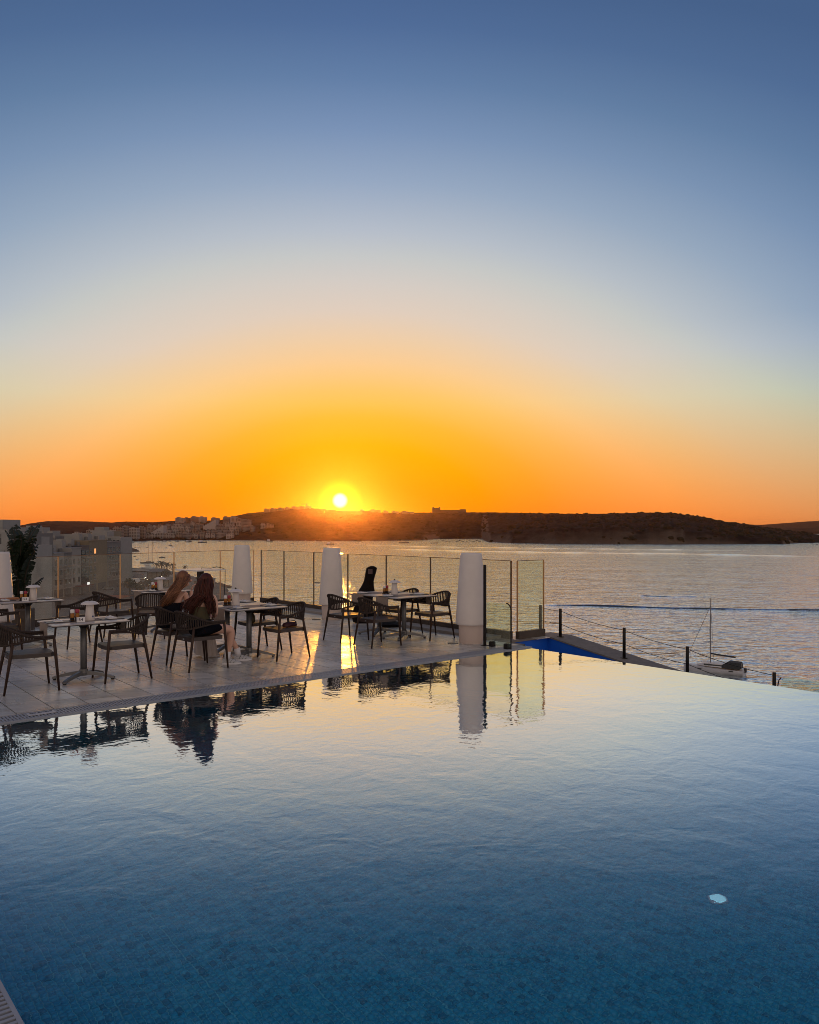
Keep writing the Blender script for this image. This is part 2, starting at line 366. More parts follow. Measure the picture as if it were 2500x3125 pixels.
m_palm = mat('palm_foliage', (.026, .032, .014), .7, var=.4, scale=1)
m_trunk = mat('tree_trunk', (.06, .042, .03), .9)
m_mosaic = mosaic_mat()
m_ink = mat('dark_ink', (.01, .012, .03), .6, var=0)
m_inlet = mat('pool_fitting', (.75, .85, .88), .3, var=.1, scale=30)

# ------------------------------------------------------------------ sea
mb = MB()
mb.add([(-16000, -6000, SEA), (16000, -6000, SEA), (16000, 24000, SEA), (-16000, 24000, SEA)], [(0, 1, 2, 3)])
m_sea = water_sea()
struct(mb.build('sea', m_sea))

# long low swells left by passing boats
def swell(pts, hgt, wn, wf):
    e = MB(); n_ = 60; rings = []
    for i in range(n_ + 1):
        q = i / n_ * (len(pts) - 1); k = min(int(q), len(pts) - 2); p = Vector(pts[k]).lerp(Vector(pts[k + 1]), q - k); d = F * (EYE - SEA) / (p.y - YH); x = (p.x - 1250) / F * d
        h = hgt * min(1, i / 6, (n_ - i) / 6) * max(.4, min(1, .7 + .8 * mnoise.noise(Vector((x * .045, 3, hgt * 7))))); d += 1.5 * mnoise.noise(Vector((x * .02, 8, 1)))
        rings.append([(x, d - wn, SEA - .02), (x, d - wn * .4, SEA + h * .75), (x, d, SEA + h), (x, d + wf, SEA - .02)])
    e.loft(rings, closed=False); return struct(e.build('sea_swell', m_sea))
swell([(1640, 1846, 0), (1800, 1849, 0), (2060, 1857, 0), (2500, 1863, 0), (2700, 1866, 0)], .5, .4, 6.0)
swell([(1950, 1818, 0), (2060, 1822, 0), (2130, 1820, 0)], .3, .28, 5.0)
swell([(1150, 1674, 0), (1400, 1681, 0), (1720, 1686, 0), (2100, 1690, 0), (2500, 1698, 0)], .7, 9, 9)
swell([(1060, 1661, 0), (1300, 1668, 0), (1600, 1672, 0), (2300, 1680, 0)], .7, 12, 12)

# ------------------------------------------------------------------ far land
def interp(tab, x):
    if x <= tab[0][0]: return tab[0][1]
    for (a, ya), (b, yb) in zip(tab, tab[1:]):
        if x <= b: return ya + (yb - ya) * (x - a) / (b - a)
    return tab[-1][1]
RIDGE = [(-900, 1612), (-200, 1612), (0, 1612), (29, 1609), (98, 1596), (142, 1590), (246, 1590), (342, 1594), (380, 1591), (464, 1593), (535, 1589), (671, 1588), (714, 1575),
         (754, 1566), (803, 1562), (856, 1556), (888, 1551), (949, 1549), (960, 1551), (990, 1553), (1038, 1558), (1150, 1560), (1163, 1564), (1293, 1564), (1440, 1563),
         (1496, 1563), (1600, 1565), (1750, 1568), (1850, 1567), (1955, 1564), (2039, 1564), (2117, 1573), (2164, 1581), (2210, 1591), (2257, 1597), (2349, 1610), (2442, 1624), (2500, 1632), (2600, 1642), (2700, 1650)]
SHORE = [(-900, 1690), (0, 1668), (365, 1651), (600, 1648), (1000, 1650.5), (1150, 1650.5), (1290, 1649), (1340, 1644.5), (1470, 1644), (1490, 1654), (1560, 1657), (1700, 1659), (2391, 1660), (2430, 1657), (2700, 1655)]
RDIST = [(-900, 1500), (365, 2500), (700, 2300), (1000, 2350), (1300, 2500), (1500, 2300), (1700, 1950), (2039, 1750), (2300, 1650), (2500, 1560), (2700, 1500)]
CLIFF = [(-900, .02), (1000, .05), (1280, .05), (1500, .16), (1700, .34), (2100, .34), (2391, .30), (2500, .1), (2700, .1)]
def fbm(x, y, z=0, o=4): return mnoise.fractal(Vector((x, y, z)), 1.0, 2.0, o)
def land(px, t):
    ys = interp(SHORE, px); yr = interp(RIDGE, px) + 1.0 * fbm(px * .06, 3.1) + .5
    dw = F * (EYE - SEA) / (ys - YH); dr = max(interp(RDIST, px), dw * 1.08)
    d = dw + t * (dr - dw); zr = EYE + (YH - yr) * dr / F
    cl = interp(CLIFF, px) * (1 + .35 * fbm(px * .012, 7))
    s = cl * min(1, t / .07) ** .8 + (1 - cl) * (t ** .85 if t < 1 else 1 - (t - 1) * 2.2)
    z = SEA - .6 + (zr - SEA + .6) * s
    k = min(1, t * 6) * max(0, min(1, (1 - t) * 5)) if t < 1 else 0
    x = (px - 1250) / F * d
    z += k * (5.5 * fbm(x * .004, d * .006, 1) + 2.0 * fbm(x * .02, d * .03, 2) + 1.0 * math.sin(z * .9 + 2 * fbm(x * .01, d * .01, 5)))
    return Vector((x, d, z))
mb = MB(); cols_ = list(range(-900, 2701, 6)); rows_ = [0, .01, .025, .045, .07] + [.07 + .93 * i / 44 for i in range(1, 45)] + [1.03, 1.1, 1.25, 1.4]
vs = [land(px, t) for t in rows_ for px in cols_]; nc = len(cols_)
mb.add(vs, [(i * nc + k, i * nc + k + 1, (i + 1) * nc + k + 1, (i + 1) * nc + k) for i in range(len(rows_) - 1) for k in range(nc - 1)])
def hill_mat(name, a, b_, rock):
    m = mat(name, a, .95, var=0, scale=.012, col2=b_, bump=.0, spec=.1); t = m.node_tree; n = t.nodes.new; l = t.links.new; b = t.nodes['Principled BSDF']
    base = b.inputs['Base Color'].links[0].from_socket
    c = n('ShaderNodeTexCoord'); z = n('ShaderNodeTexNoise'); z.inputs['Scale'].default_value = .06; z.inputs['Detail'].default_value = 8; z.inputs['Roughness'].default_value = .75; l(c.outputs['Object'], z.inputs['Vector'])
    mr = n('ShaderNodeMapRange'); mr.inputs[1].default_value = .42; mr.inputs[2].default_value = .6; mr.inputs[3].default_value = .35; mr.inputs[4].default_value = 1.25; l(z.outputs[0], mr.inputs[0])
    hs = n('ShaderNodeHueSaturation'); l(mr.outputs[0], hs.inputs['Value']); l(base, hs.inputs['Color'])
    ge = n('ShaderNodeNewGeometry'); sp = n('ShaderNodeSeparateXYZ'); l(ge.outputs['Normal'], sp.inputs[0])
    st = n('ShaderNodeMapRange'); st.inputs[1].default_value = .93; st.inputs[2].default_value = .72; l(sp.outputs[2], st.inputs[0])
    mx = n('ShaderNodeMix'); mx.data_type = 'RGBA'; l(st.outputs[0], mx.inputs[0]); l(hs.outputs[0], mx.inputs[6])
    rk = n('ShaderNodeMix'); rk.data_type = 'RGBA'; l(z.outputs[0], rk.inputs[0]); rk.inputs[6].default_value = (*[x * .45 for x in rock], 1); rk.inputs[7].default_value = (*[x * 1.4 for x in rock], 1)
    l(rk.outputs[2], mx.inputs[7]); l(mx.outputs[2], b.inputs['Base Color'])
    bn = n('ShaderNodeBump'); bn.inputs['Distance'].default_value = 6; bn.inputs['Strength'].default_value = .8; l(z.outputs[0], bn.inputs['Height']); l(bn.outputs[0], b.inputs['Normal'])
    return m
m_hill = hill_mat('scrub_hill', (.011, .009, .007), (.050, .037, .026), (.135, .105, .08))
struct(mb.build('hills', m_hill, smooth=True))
def far_ridge(tab, d, px0, px1):
    mb = MB(); cs = list(range(px0, px1 + 1, 5)); rs = [at(p, 0, d) for p in cs]; vs = []
    for t in (0, .25, .5, .75, 1, 1.5):
        for p in cs:
            zt = EYE + (YH - interp(tab, p) + .6 * fbm(p * .05, d)) * d / F
            dd = d * (.85 + .15 * t) if t <= 1 else d * 1.3
            z = SEA - 1 + (zt - SEA) * (t ** .8 if t <= 1 else .2); q = (p - 1250) / F * d
            vs.append((q, dd, z + (6 * fbm(p * .03, t * 3, d) if 0 < t < 1 else 0)))
    n_ = len(cs); mb.add(vs, [(i * n_ + k, i * n_ + k + 1, (i + 1) * n_ + k + 1, (i + 1) * n_ + k) for i in range(5) for k in range(n_ - 1)])
    return struct(mb.build('far_hills', m_hill, smooth=True))
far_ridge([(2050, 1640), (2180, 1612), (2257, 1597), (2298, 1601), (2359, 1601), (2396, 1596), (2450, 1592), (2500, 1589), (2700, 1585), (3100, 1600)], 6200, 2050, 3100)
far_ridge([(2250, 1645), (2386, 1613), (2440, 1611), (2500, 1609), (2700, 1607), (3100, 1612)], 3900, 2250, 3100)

# scrub dotted over the hillside (one mass of bushes)
mb = MB(); rng = random.Random(3)
for i in range(2600):
    px = rng.uniform(380, 2480); t = rng.random() ** .8 * 1.005; p = land(px, t); s = rng.uniform(1.2, 4.2) * (1.25 if t < .3 else 1)
    if px < 1500 and t > .93: s *= .55
    w = s * rng.uniform(.9, 1.8); h = s * rng.uniform(.5, .85)
    a = rng.random() * 3
    vs = [(p.x + w * math.cos(a + k * 1.2566) * rng.uniform(.7, 1.2), p.y + w * math.sin(a + k * 1.2566), p.z - .8 + h * rng.uniform(.2, .6)) for k in range(5)]
    vs += [(p.x + w * .5 * math.cos(a + .6 + k * 1.2566), p.y + w * .5 * math.sin(a + .6 + k * 1.2566), p.z - .3 + h * rng.uniform(.8, 1.1)) for k in range(5)]
    vs += [(q[0], q[1], p.z - 2) for q in vs[:5]]
    fs = [(5, 6, 7, 8, 9)] + [(k, (k + 1) % 5, 5 + k) for k in range(5)] + [((k + 1) % 5, 5 + (k + 1) % 5, 5 + k) for k in range(5)] + [(10 + k, 10 + (k + 1) % 5, (k + 1) % 5, k) for k in range(5)]
    mb.add(vs, fs)
o = stuff(mb.build('scrub', mat('scrub', (.026, .024, .014), .95, var=.3, scale=.05, spec=.1))); o['label'] = 'dark low scrub bushes dotted over the far hillside'; o['category'] = 'scrub'

# ------------------------------------------------------------------ far town across the bay
ORD = ['first', 'second', 'third', 'fourth', 'fifth', 'sixth', 'seventh', 'eighth', 'ninth', 'tenth']
def land_t(px, y):
    lo_, hi_ = 0.0, 1.0
    for _ in range(14):
        t = (lo_ + hi_) / 2; p = land(px, t); yy = YH - (p.z - EYE) * F / p.y
        if yy > y: lo_ = t
        else: hi_ = t
    return (lo_ + hi_) / 2
def facade_mat(name, col, fl=3.0, bay=3.4):
    m = mat(name, col, .9, var=.12, scale=.08); t = m.node_tree; n = t.nodes.new; l = t.links.new; b = t.nodes['Principled BSDF']
    base = b.inputs['Base Color'].links[0].from_socket
    c = n('ShaderNodeTexCoord'); sp = n('ShaderNodeSeparateXYZ'); l(c.outputs['Object'], sp.inputs[0])
    def band(sock, per, lo_, hi_):
        a = n('ShaderNodeMath'); a.operation = 'DIVIDE'; l(sock, a.inputs[0]); a.inputs[1].default_value = per
        f = n('ShaderNodeMath'); f.operation = 'FRACT'; l(a.outputs[0], f.inputs[0])
        g = n('ShaderNodeMath'); g.operation = 'GREATER_THAN'; l(f.outputs[0], g.inputs[0]); g.inputs[1].default_value = lo_
        h = n('ShaderNodeMath'); h.operation = 'LESS_THAN'; l(f.outputs[0], h.inputs[0]); h.inputs[1].default_value = hi_
        q = n('ShaderNodeMath'); q.operation = 'MULTIPLY'; l(g.outputs[0], q.inputs[0]); l(h.outputs[0], q.inputs[1]); return q.outputs[0]
    sx = n('ShaderNodeMath'); sx.operation = 'ADD'; l(sp.outputs[0], sx.inputs[0]); l(sp.outputs[1], sx.inputs[1])
    w = n('ShaderNodeMath'); w.operation = 'MULTIPLY'; l(band(sp.outputs[2], fl, .28, .78), w.inputs[0]); l(band(sx.outputs[0], bay, .22, .78), w.inputs[1])
    mx = n('ShaderNodeMix'); mx.data_type = 'RGBA'; l(w.outputs[0], mx.inputs[0]); l(base, mx.inputs[6]); mx.inputs[7].default_value = (.03, .03, .035, 1)
    l(mx.outputs[2], b.inputs['Base Color']); return m
FM = [facade_mat('far_facade_pale', (.36, .33, .30)), facade_mat('far_facade_warm', (.27, .22, .18)), facade_mat('far_facade_grey', (.22, .21, .20), 3.2, 2.6)]
FP = mat('far_blank_wall', (.38, .35, .33), .9, var=.1, scale=.1)
def far_block(px0, px1, yt, yb, mi, label, slope=0, group=None, dscale=None, name='apartment_block'):
    pm = (px0 + px1) / 2; p = land(pm, land_t(pm, yb)); d = dscale or p.y
    w = (px1 - px0) * d / F; h = (yb - yt) * d / F; z0 = EYE - (yb - YH) * d / F
    e = MB(); rz = random.uniform(-.25, .25)
    dep = max(9, min(20, w * .8))
    x0, x1 = -w / 2, w / 2; top = h
    if slope:                                                                 # stepped terraces rising to one side
        n_ = 7; e.mi = 0
        for i in range(n_):
            hh = h * (.35 + .65 * (i + 1) / n_); e.box(x0 + w * i / n_, x0 + w * (i + 1) / n_, 0, dep, -8, hh)
    else:
        e.box(x0, x1, 0, dep, -8, h)
        e.box(x0 + w * .1, x0 + w * .45, dep * .3, dep * .7, h, h + 2.4)
        for k in range(2): e.box(x0 + w * (.5 + .2 * k), x0 + w * (.5 + .2 * k) + 1.2, dep * .4, dep * .4 + 1.2, h, h + 1.4)
        for f_ in range(int(h / 3)): e.box(x0 + w * .05, x1 - w * .05, -.9, -.02, 3 * f_ + 2.7, 3 * f_ + 3.0)
    o = e.build(name, FP if slope else FM[mi]); o.location = ((pm - 1250) / F * d, d, z0); o.rotation_euler = (0, 0, rz * .5)
    return tag(o, label, 'building', group)
for a in [(461, 499, 1604, 1640, 'stepped pale block stepping up to the right behind the left bay'), (620, 660, 1586, 1618, 'broad blank-walled stepped block in the middle of the hillside town')]:
    far_block(a[0], a[1], a[2], a[3], 0, a[4], slope=1)
far_block(532, 557, 1601, 1621, 0, 'square blank pale block low on the hillside left of the stepped block', name='apartment_block')
far_block(795, 809, 1599, 1613, 0, 'lone white end block at the right end of the hillside town')
far_block(809, 833, 1600, 1611, 1, 'low striped terrace row beside the lone white end block')
for i, (a, b, y0, y1) in enumerate([(535, 560, 1580, 1598), (560, 581, 1581, 1597), (582, 606, 1577, 1597), (606, 627, 1578, 1596), (644, 667, 1581, 1596), (680, 700, 1578, 1598), (701, 722, 1577, 1598), (722, 737, 1583, 1602), (737, 765, 1586, 1611)]):
    far_block(a, b, y0, y1, i % 3, ORD[i] + ' skyline block of the hillside town, counted from the left', group='skyline blocks of the hillside town')
rng = random.Random(11)
for row, (y0, y1, xa, xb) in enumerate([(1597, 1612, 500, 740), (1606, 1622, 440, 770), (1617, 1632, 440, 720), (1627, 1643, 440, 690)]):
    x = xa + rng.uniform(0, 8)
    while x < xb:
        w = rng.uniform(10, 26); dy = rng.uniform(-3, 4)
        if not (612 < x + w / 2 < 662 and row < 2):
            far_block(x, x + w, y0 + dy, y1 + rng.uniform(-1, 1), rng.randrange(3), 'small far apartment block on the slope of the hillside town', group='slope blocks of the hillside town')
        x += w + rng.uniform(0, 5)
for i, (a, b, y0, y1) in enumerate([(806, 822, 1554, 1564), (823, 846, 1552, 1563), (848, 868, 1551, 1561), (870, 884, 1549, 1558), (890, 912, 1547, 1555), (914, 930, 1546, 1554), (932, 950, 1545, 1553)]):
    far_block(a, b, y0, y1, 1, ORD[i] + ' tiny building on the crest left of the sun, counted from the left', group='crest buildings left of the sun', dscale=2280)
for i, (a, b, y0, y1) in enumerate([(1100, 1112, 1556, 1562), (1128, 1160, 1557, 1563), (1170, 1185, 1560, 1567), (1196, 1218, 1561, 1567), (1222, 1262, 1562, 1568)]):
    far_block(a, b, y0, y1, 1, ORD[i] + ' tiny building on the crest between sun and palace, from the left', group='crest buildings right of the sun', dscale=2400)
for i, (a, b, y0, y1) in enumerate([(220, 252, 1627, 1650), (262, 290, 1618, 1650), (290, 318, 1622, 1648), (318, 344, 1618, 1647), (344, 372, 1610, 1646), (372, 392, 1606, 1640), (394, 420, 1612, 1645), (421, 441, 1608, 1643)]):
    far_block(a, b, y0, y1, i % 3, ORD[i] + ' waterfront block at the head of the left bay, counted from the left', group='blocks at the head of the left bay')
# palace on the ridge
t = thing('hilltop_palace', 'square turreted stone palace in silhouette on the ridge right of the sun', 'palace', at(1380, 1566, 2450))
k = 2450 / F; mp_ = mat('palace_stone', (.10, .075, .055), .9)
e = MB(); e.box(-60 * k, -36 * k, 0, 24 * k, -6, 16 * k); e.build('tower', mp_, t)
for i, x in enumerate((-60, -41)): MB().box(x * k, (x + 5) * k, .5, 5 * k, 16 * k + .01, 18.5 * k).build('turret', mp_, t)
MB().box(-36 * k + .05, 43 * k, 3, 22 * k, -6, 9.5 * k).build('wing', mp_, t)
MB().box(24 * k, 42 * k, 3.2, 20 * k, 9.5 * k + .01, 12 * k).build('pavilion', mp_, t)
# tower cranes on the crest
def crane(px, yb, h, jib, d, label):
    t = thing('tower_crane', label, 'crane', at(px, yb, d)); k = d / F
    MB().box(-.9, .9, -.9, .9, -3, h * k).build('mast', m_hull, t)
    MB().box(-jib * k, jib * .35 * k, -.7, .7, h * k, h * k + 1.6).build('jib', m_hull, t)
    MB().box(-.3, .3, -.3, .3, h * k + 1.6, h * k + 5).build('peak', m_hull, t)
crane(936, 1550, 11, 16, 2300, 'thin tower crane on the crest left of the sun')
crane(20, 1612, 10, 22, 900, 'tower crane above the roofs at the left edge')

# ------------------------------------------------------------------ nearby town, left
TZ = -20.0
shore_pts = [(-400, 1722), (200, 1722), (372, 1731), (470, 1737), (560, 1747), (610, 1765), (650, 1778), (690, 1793), (705, 1812), (690, 1840), (660, 1900), (500, 2100), (-400, 2100)]
poly = [G(px, py, TZ) for px, py in shore_pts]
def jag(poly, n=5, a=1.6):
    o = []
    for i, p in enumerate(poly):
        q = poly[(i + 1) % len(poly)]
        for k in range(n):
            m_ = p.lerp(q, k / n); o.append(Vector((m_.x + a * mnoise.noise(Vector((m_.x * .2, m_.y * .2, 1))), m_.y + a * 2 * mnoise.noise(Vector((m_.x * .2, m_.y * .2, 5))), 0)))
    return o
struct(MB().prism([(p.x, p.y) for p in jag(poly)], SEA - 2, TZ).build('town_ground', m_town))
def tquad(name, pts, z, m_): return struct(MB().prism([(p.x, p.y) for p in [G(a, b, z) for a, b in pts]], z - .1, z).build(name, m_))
tquad('road', [(330, 1842), (368, 1770), (420, 1752), (440, 1752), (425, 1790), (400, 1850)], TZ + .02, m_asph)
tquad('promenade', [(440, 1752), (545, 1752), (560, 1760), (450, 1764)], TZ + .03, mat('promenade_paving', (.24, .21, .18), .85, var=.15, scale=.5))
tquad('quay', [(368, 1735), (470, 1739), (470, 1742), (368, 1741)], TZ + .6, m_conc)

WIN = MB().box(-.02, .06, -.62, .62, 0, 1.55).box(-.02, .10, -.72, .72, -.1, -.002).mesh('window', m_frame)
PANE = MB().box(.061, .075, -.52, -.03, .08, 1.45).box(.061, .075, .03, .52, .08, 1.45).mesh('pane', m_pane)
PANEL_ = MB().box(.061, .075, -.52, .52, .08, 1.45).mesh('pane', m_lit)
def add_win(t, y, z, s=1.0, lit=False, tall=1.0):
    w = obj('window', WIN, t, (0, y, z)); w.scale = (1, s, tall); obj('pane', PANEL_ if lit else PANE, w)
def street_block(px0, px1, ytop, m_, kind, label, X=-110.0, dep=13, litset=(), roofbits=True):
    y0 = F * -X / (1250 - px0); y1 = F * -X / (1250 - px1); ym = (y0 + y1) / 2; w = y1 - y0 - .06
    zt = EYE - (ytop - YH) * ym / F; h = zt - TZ
    t = thing('apartment_building', label, 'building', (X, ym, TZ))
    MB().box(-dep, 0, -w / 2, w / 2, 0, h).build('wall', m_, t)
    e = MB(); e.box(-dep - .1, .15, -w / 2 + .003, w / 2 - .003, h + .001, h + .35); e.build('parapet', m_, t)
    if roofbits:
        MB().box(-dep * .7, -dep * .3, -w * .3, w * .1, h + .35, h + 2.6).build('stair_hut', m_bldw, t)
        MB().lathe([(.6, 0), (.6, 1.2), (.3, 1.3)], 10, (-dep * .25, w * .3, h + .35)).build('water_tank', m_bldg, t)
    nf = max(2, int((h - 3.6) / 3.0)); nw = max(1, int(w / 2.7))
    for f_ in range(nf):
        z = 4.0 + f_ * 3.0
        if kind == 'blank': continue
        for k in range(nw):
            y = -w / 2 + w * (k + .5) / nw
            if kind == 'glazed':
                o = MB().box(.01, .09, -w / nw * .46, w / nw * .46, 0, 2.5).build('glazing', m_pane, t); o.location = (0, y, z - .9)
            else: add_win(t, y, z, 1.5, (f_, k) in litset, 1.4 if kind == 'balcony' else 1.25)
        if kind in ('balcony', 'glazed'):
            b = MB().box(.1, 1.3, -w * .44, w * .44, -.16, 0).build('balcony', m_bldw, t); b.location = (0, 0, z - .95)
            e = MB(); e.box(1.22, 1.26, -w * .43, w * .43, .9, .96)
            for q in range(int(w * 2)): e.box(1.22, 1.25, -w * .43 + q * .42, -w * .43 + q * .42 + .05, .001, .9)
            e.build('railing', m_metal, b)
    MB().box(.02, .1, -w * .4, w * .4, .2, 2.6).build('shopfront', m_bldd, t)
    return t
street_block(92, 113, 1642, m_bldw, 'plain', 'white corner block with small windows behind the banana plant')
street_block(113, 130, 1648, m_bldg, 'plain', 'narrow grey block right of the banana plant')
street_block(130, 163, 1676, m_bldg, 'plain', 'wide grey block with plain windows left of the first glass panel post')
street_block(163, 195, 1690, m_bldw, 'balcony', 'pale low block with barred balconies behind the first glass post', litset=())
street_block(195, 219, 1689, m_bldg, 'balcony', 'grey block with a balcony on every floor, middle of the street row')
street_block(219, 248, 1674, m_bldw, 'plain', 'pale block with paired windows left of the dark glazed block')
street_block(248, 272, 1668, m_bldd, 'glazed', 'dark glazed block with white balcony slabs', litset=())
street_block(272, 296, 1652, m_bldc, 'plain', 'cream narrow block right of the dark glazed block', litset=((3, 1),))
street_block(296, 327, 1650, m_bldc, 'blank', 'cream block with a tall blank yellowish wall')
street_block(327, 369, 1655, m_bldg, 'balcony', 'last grey balcony block of the street row beside the water')
def back_block(px0, px1, yt, d, m_, label, lit=0, dep=14, nw=None, rz=0):
    w = (px1 - px0) * d / F; zt = EYE - (yt - YH) * d / F; h = zt - TZ
    t = thing('apartment_building', label, 'building', ((px0 + px1) / 2 / F * d - 1250 / F * d, d, TZ), rz)
    MB().box(-w / 2, w / 2, 0, dep, 0, h).build('wall', m_, t)
    MB().box(-w * .4, w * .05, dep * .2, dep * .7, h + .002, h + 2.3).build('stair_hut', m_bldw, t)
    MB().box(-w / 2 - .1, w / 2 + .1, -.12, .2, h - .5, h + .4).build('parapet', m_bldw, t)
    n_ = nw or max(2, int(w / 3.4))
    for f_ in range(4):
        for k in range(n_):
            x = -w / 2 + w * (k + .5) / n_
            p = obj('window', WIN, t, (x, 0, h - 2.6 - 3 * f_)); p.rotation_euler = (0, 0, -math.pi / 2)
            obj('pane', PANEL_ if (lit and f_ == 0 and k in (0, 2)) else PANE, p)
    return t
back_block(-60, 22, 1622, 150, m_bldg, 'tall grey block at the left edge behind the floor lamp')
back_block(-30, 40, 1668, 128, m_bldw, 'pale low block at the left edge below the tall grey one')
back_block(24, 66, 1640, 180, m_bldw, 'pale block just behind the left side of the banana plant')
back_block(62, 96, 1628, 230, m_bldg, 'grey block behind the right side of the banana plant')
back_block(104, 134, 1626, 330, m_bldw, 'small white rooftop block right of the banana leaf tip')
back_block(132, 168, 1637, 320, m_bldg, 'stepped grey roof block beyond the street row')
back_block(165, 206, 1646, 340, m_bldw, 'long white roof block beyond the street row')
back_block(206, 244, 1652, 330, m_bldg, 'grey roof block with lit windows beyond the street row', lit=1)
back_block(262, 366, 1640, 312, m_bldw, 'long pale penthouse roof above the end of the street row', nw=9)
back_block(276, 342, 1621, 420, m_bldc, 'cream hotel block with glowing windows above the penthouse roof', lit=1, nw=6)
t = thing('street_shop_sign', 'small glowing white sign over an arched shop door at street level', 'sign', (-109.7, F * 110 / (1250 - 119), TZ + 3.1))
MB().box(0, .15, -1.5, 1.5, 0, 1.2).build('board', mat('lit_sign', (.9, .9, .9), .5, emit=(.9, .95, 1), estr=1.2), t)

# street-side red kiosk, pavilions, trees, palms
def pavilion(px0, px1, yb, roof, label, hh=3.2, dep=8, name='pavilion', d=None):
    p0 = G(px0, yb, TZ); p1 = G(px1, yb, TZ); t = thing(name, label, 'pavilion', (p0 + p1) / 2); w = (p1 - p0).length
    MB().prism([(-w / 2 + .4, 0), (w / 2 - .4, 0), (w / 2 - .4, dep), (-w / 2 + .4, dep)], 0, hh * .72).build('wall', m_conc, t)
    e = MB(); e.add([(-w / 2, -.9, hh * .72), (w / 2, -.9, hh * .72), (w / 2, dep + .9, hh * .72), (-w / 2, dep + .9, hh * .72), (-w / 2 + 1, dep / 2, hh), (w / 2 - 1, dep / 2, hh)], [(3, 2, 1, 0), (0, 1, 5, 4), (1, 2, 5), (2, 3, 4, 5), (3, 0, 4)])
    e.build('roof', roof, t)
    for k in range(4):
        x = -w / 2 + .5 + (w - 1) * k / 3; MB().box(x - .08, x + .08, -.75, -.6, 0, hh * .72).build('post', m_trunk, t)
    return t
pavilion(448, 498, 1766, m_roofg, 'long grey-roofed beach pavilion below the palms', 4.2, 10)
pavilion(468, 520, 1790, m_roofg, 'low grey canopy roof behind the fair-haired woman', 3.4, 9)
pavilion(592, 640, 1796, m_roofg, 'shore hut with a grey roof between the two women', 4.0, 10)
pavilion(300, 356, 1850, m_roof, 'terracotta-roofed kiosk at the street below the glass fence', 2.6, 12)
pavilion(528, 556, 1772, m_roofg, 'small hut beside the glass post right of the palms', 3.6, 7)
t = thing('street_awning', 'dark red shop awning with a small white sign below the glazed block', 'awning', (-108.3, 262, TZ))
MB().box(-1.5, 1.6, -4.5, 4.5, 2.8, 3.1).build('canopy', mat('red_awning', (.12, .02, .018), .8), t)
MB().box(1.62, 1.7, -.9, .9, 3.2, 4.0).build('sign', mat('lit_sign_small', (.9, .9, .9), emit=(1, 1, 1), estr=.9), t)
for y in (-4.2, 4.2): MB().box(1.4, 1.5, y - .05, y + .05, 0, 2.8).build('post', m_trunk, t)

def leaf_cloud(rng, c, r, n, sz):
    e = MB()
    for i in range(n):
        a = Vector((rng.gauss(0, 1), rng.gauss(0, 1), rng.gauss(0, .8))).normalized() * (rng.random() ** .4); lump = 1 + .35 * mnoise.noise(a * 2.5 + Vector(c))
        p = Vector((c[0] + a.x * r[0] * lump, c[1] + a.y * r[1] * lump, c[2] + a.z * r[2] * lump))
        q = Vector((rng.uniform(-1, 1), rng.uniform(-1, 1), rng.uniform(-1, 1))).normalized(); s_ = q.orthogonal().normalized(); u_ = q.cross(s_); k = sz * rng.uniform(.6, 1.4)
        e.add([p - s_ * k, p - u_ * k * .5, p + s_ * k, p + u_ * k * .5], [(0, 1, 2, 3)])
    return e
rng = random.Random(5)
def tree(px, yb, h, label, r=None, n=420):
    p = G(px, yb, TZ); t = thing('street_tree', label, 'tree', p); r = r or h * .42
    e = MB(); e.tube([(0, 0, 0), (.1, 0, h * .3), (.05, .1, h * .6)], [.28, .2, .1], 7)
    for k in range(4):
        a = k * 1.6; e.tube([(.1, 0, h * .35), (math.cos(a) * r * .5, math.sin(a) * r * .5, h * .65)], [.12, .04], 5)
    e.build('trunk', m_trunk, t)
    leaf_cloud(rng, (0, 0, h * .66), (r, r, h * .36), n, h * .075).build('crown', m_crown, t)
for px, yb, h, lb in [(396, 1812, 5.0, 'round dark street tree above the empty grey chair'), (428, 1815, 4.2, 'smaller street tree right of the round one'), (507, 1772, 4.6, 'bushy tree right of the long pavilion'),
                      (452, 1800, 3.8, 'low tree by the car park'), (486, 1812, 4.0, 'low tree in front of the canopy roof'), (545, 1790, 4.6, 'dark tree at the left shoulder of the glass post'), (612, 1785, 4.0, 'shore tree between the heads of the women')]:
    tree(px, yb, h, lb)
def palm(px, ytop, yb, label, seed):
    p = G(px, yb, TZ); d = p.y; h = (yb - ytop) * d / F; t = thing('palm_tree', label, 'palm', p); rg = random.Random(seed)
    hc = h * .78; MB().tube([(0, 0, 0), (.15, .1, hc * .5), (.1, .1, hc)], [.3, .22, .2], 8).build('trunk', m_trunk, t)
    e = MB()
    for k in range(22):
        a = k * 2.4 + rg.uniform(-.2, .2); ln = h * rg.uniform(.26, .34); up = rg.uniform(-.5, 1.1); pts = []
        for i in range(7):
            s_ = i / 6; pts.append(Vector((.1 + math.cos(a) * ln * s_, .1 + math.sin(a) * ln * s_, hc + ln * (up * s_ - .9 * s_ * s_))))
        for i in range(6):
            p0, p1 = pts[i], pts[i + 1]; sd_ = Vector((-math.sin(a), math.cos(a), 0)); wl = ln * .22 * (1 - .5 * i / 6)
            for s2 in (-1, 1):
                e.add([p0, p0.lerp(p1, .55), p0.lerp(p1, .8) + sd_ * wl * s2 - Vector((0, 0, wl * .5))], [(0, 1, 2)])
                e.add([p0.lerp(p1, .5), p1, p1 + sd_ * wl * s2 - Vector((0, 0, wl * .55))], [(0, 1, 2)])
    e.build('crown', m_palm, t)
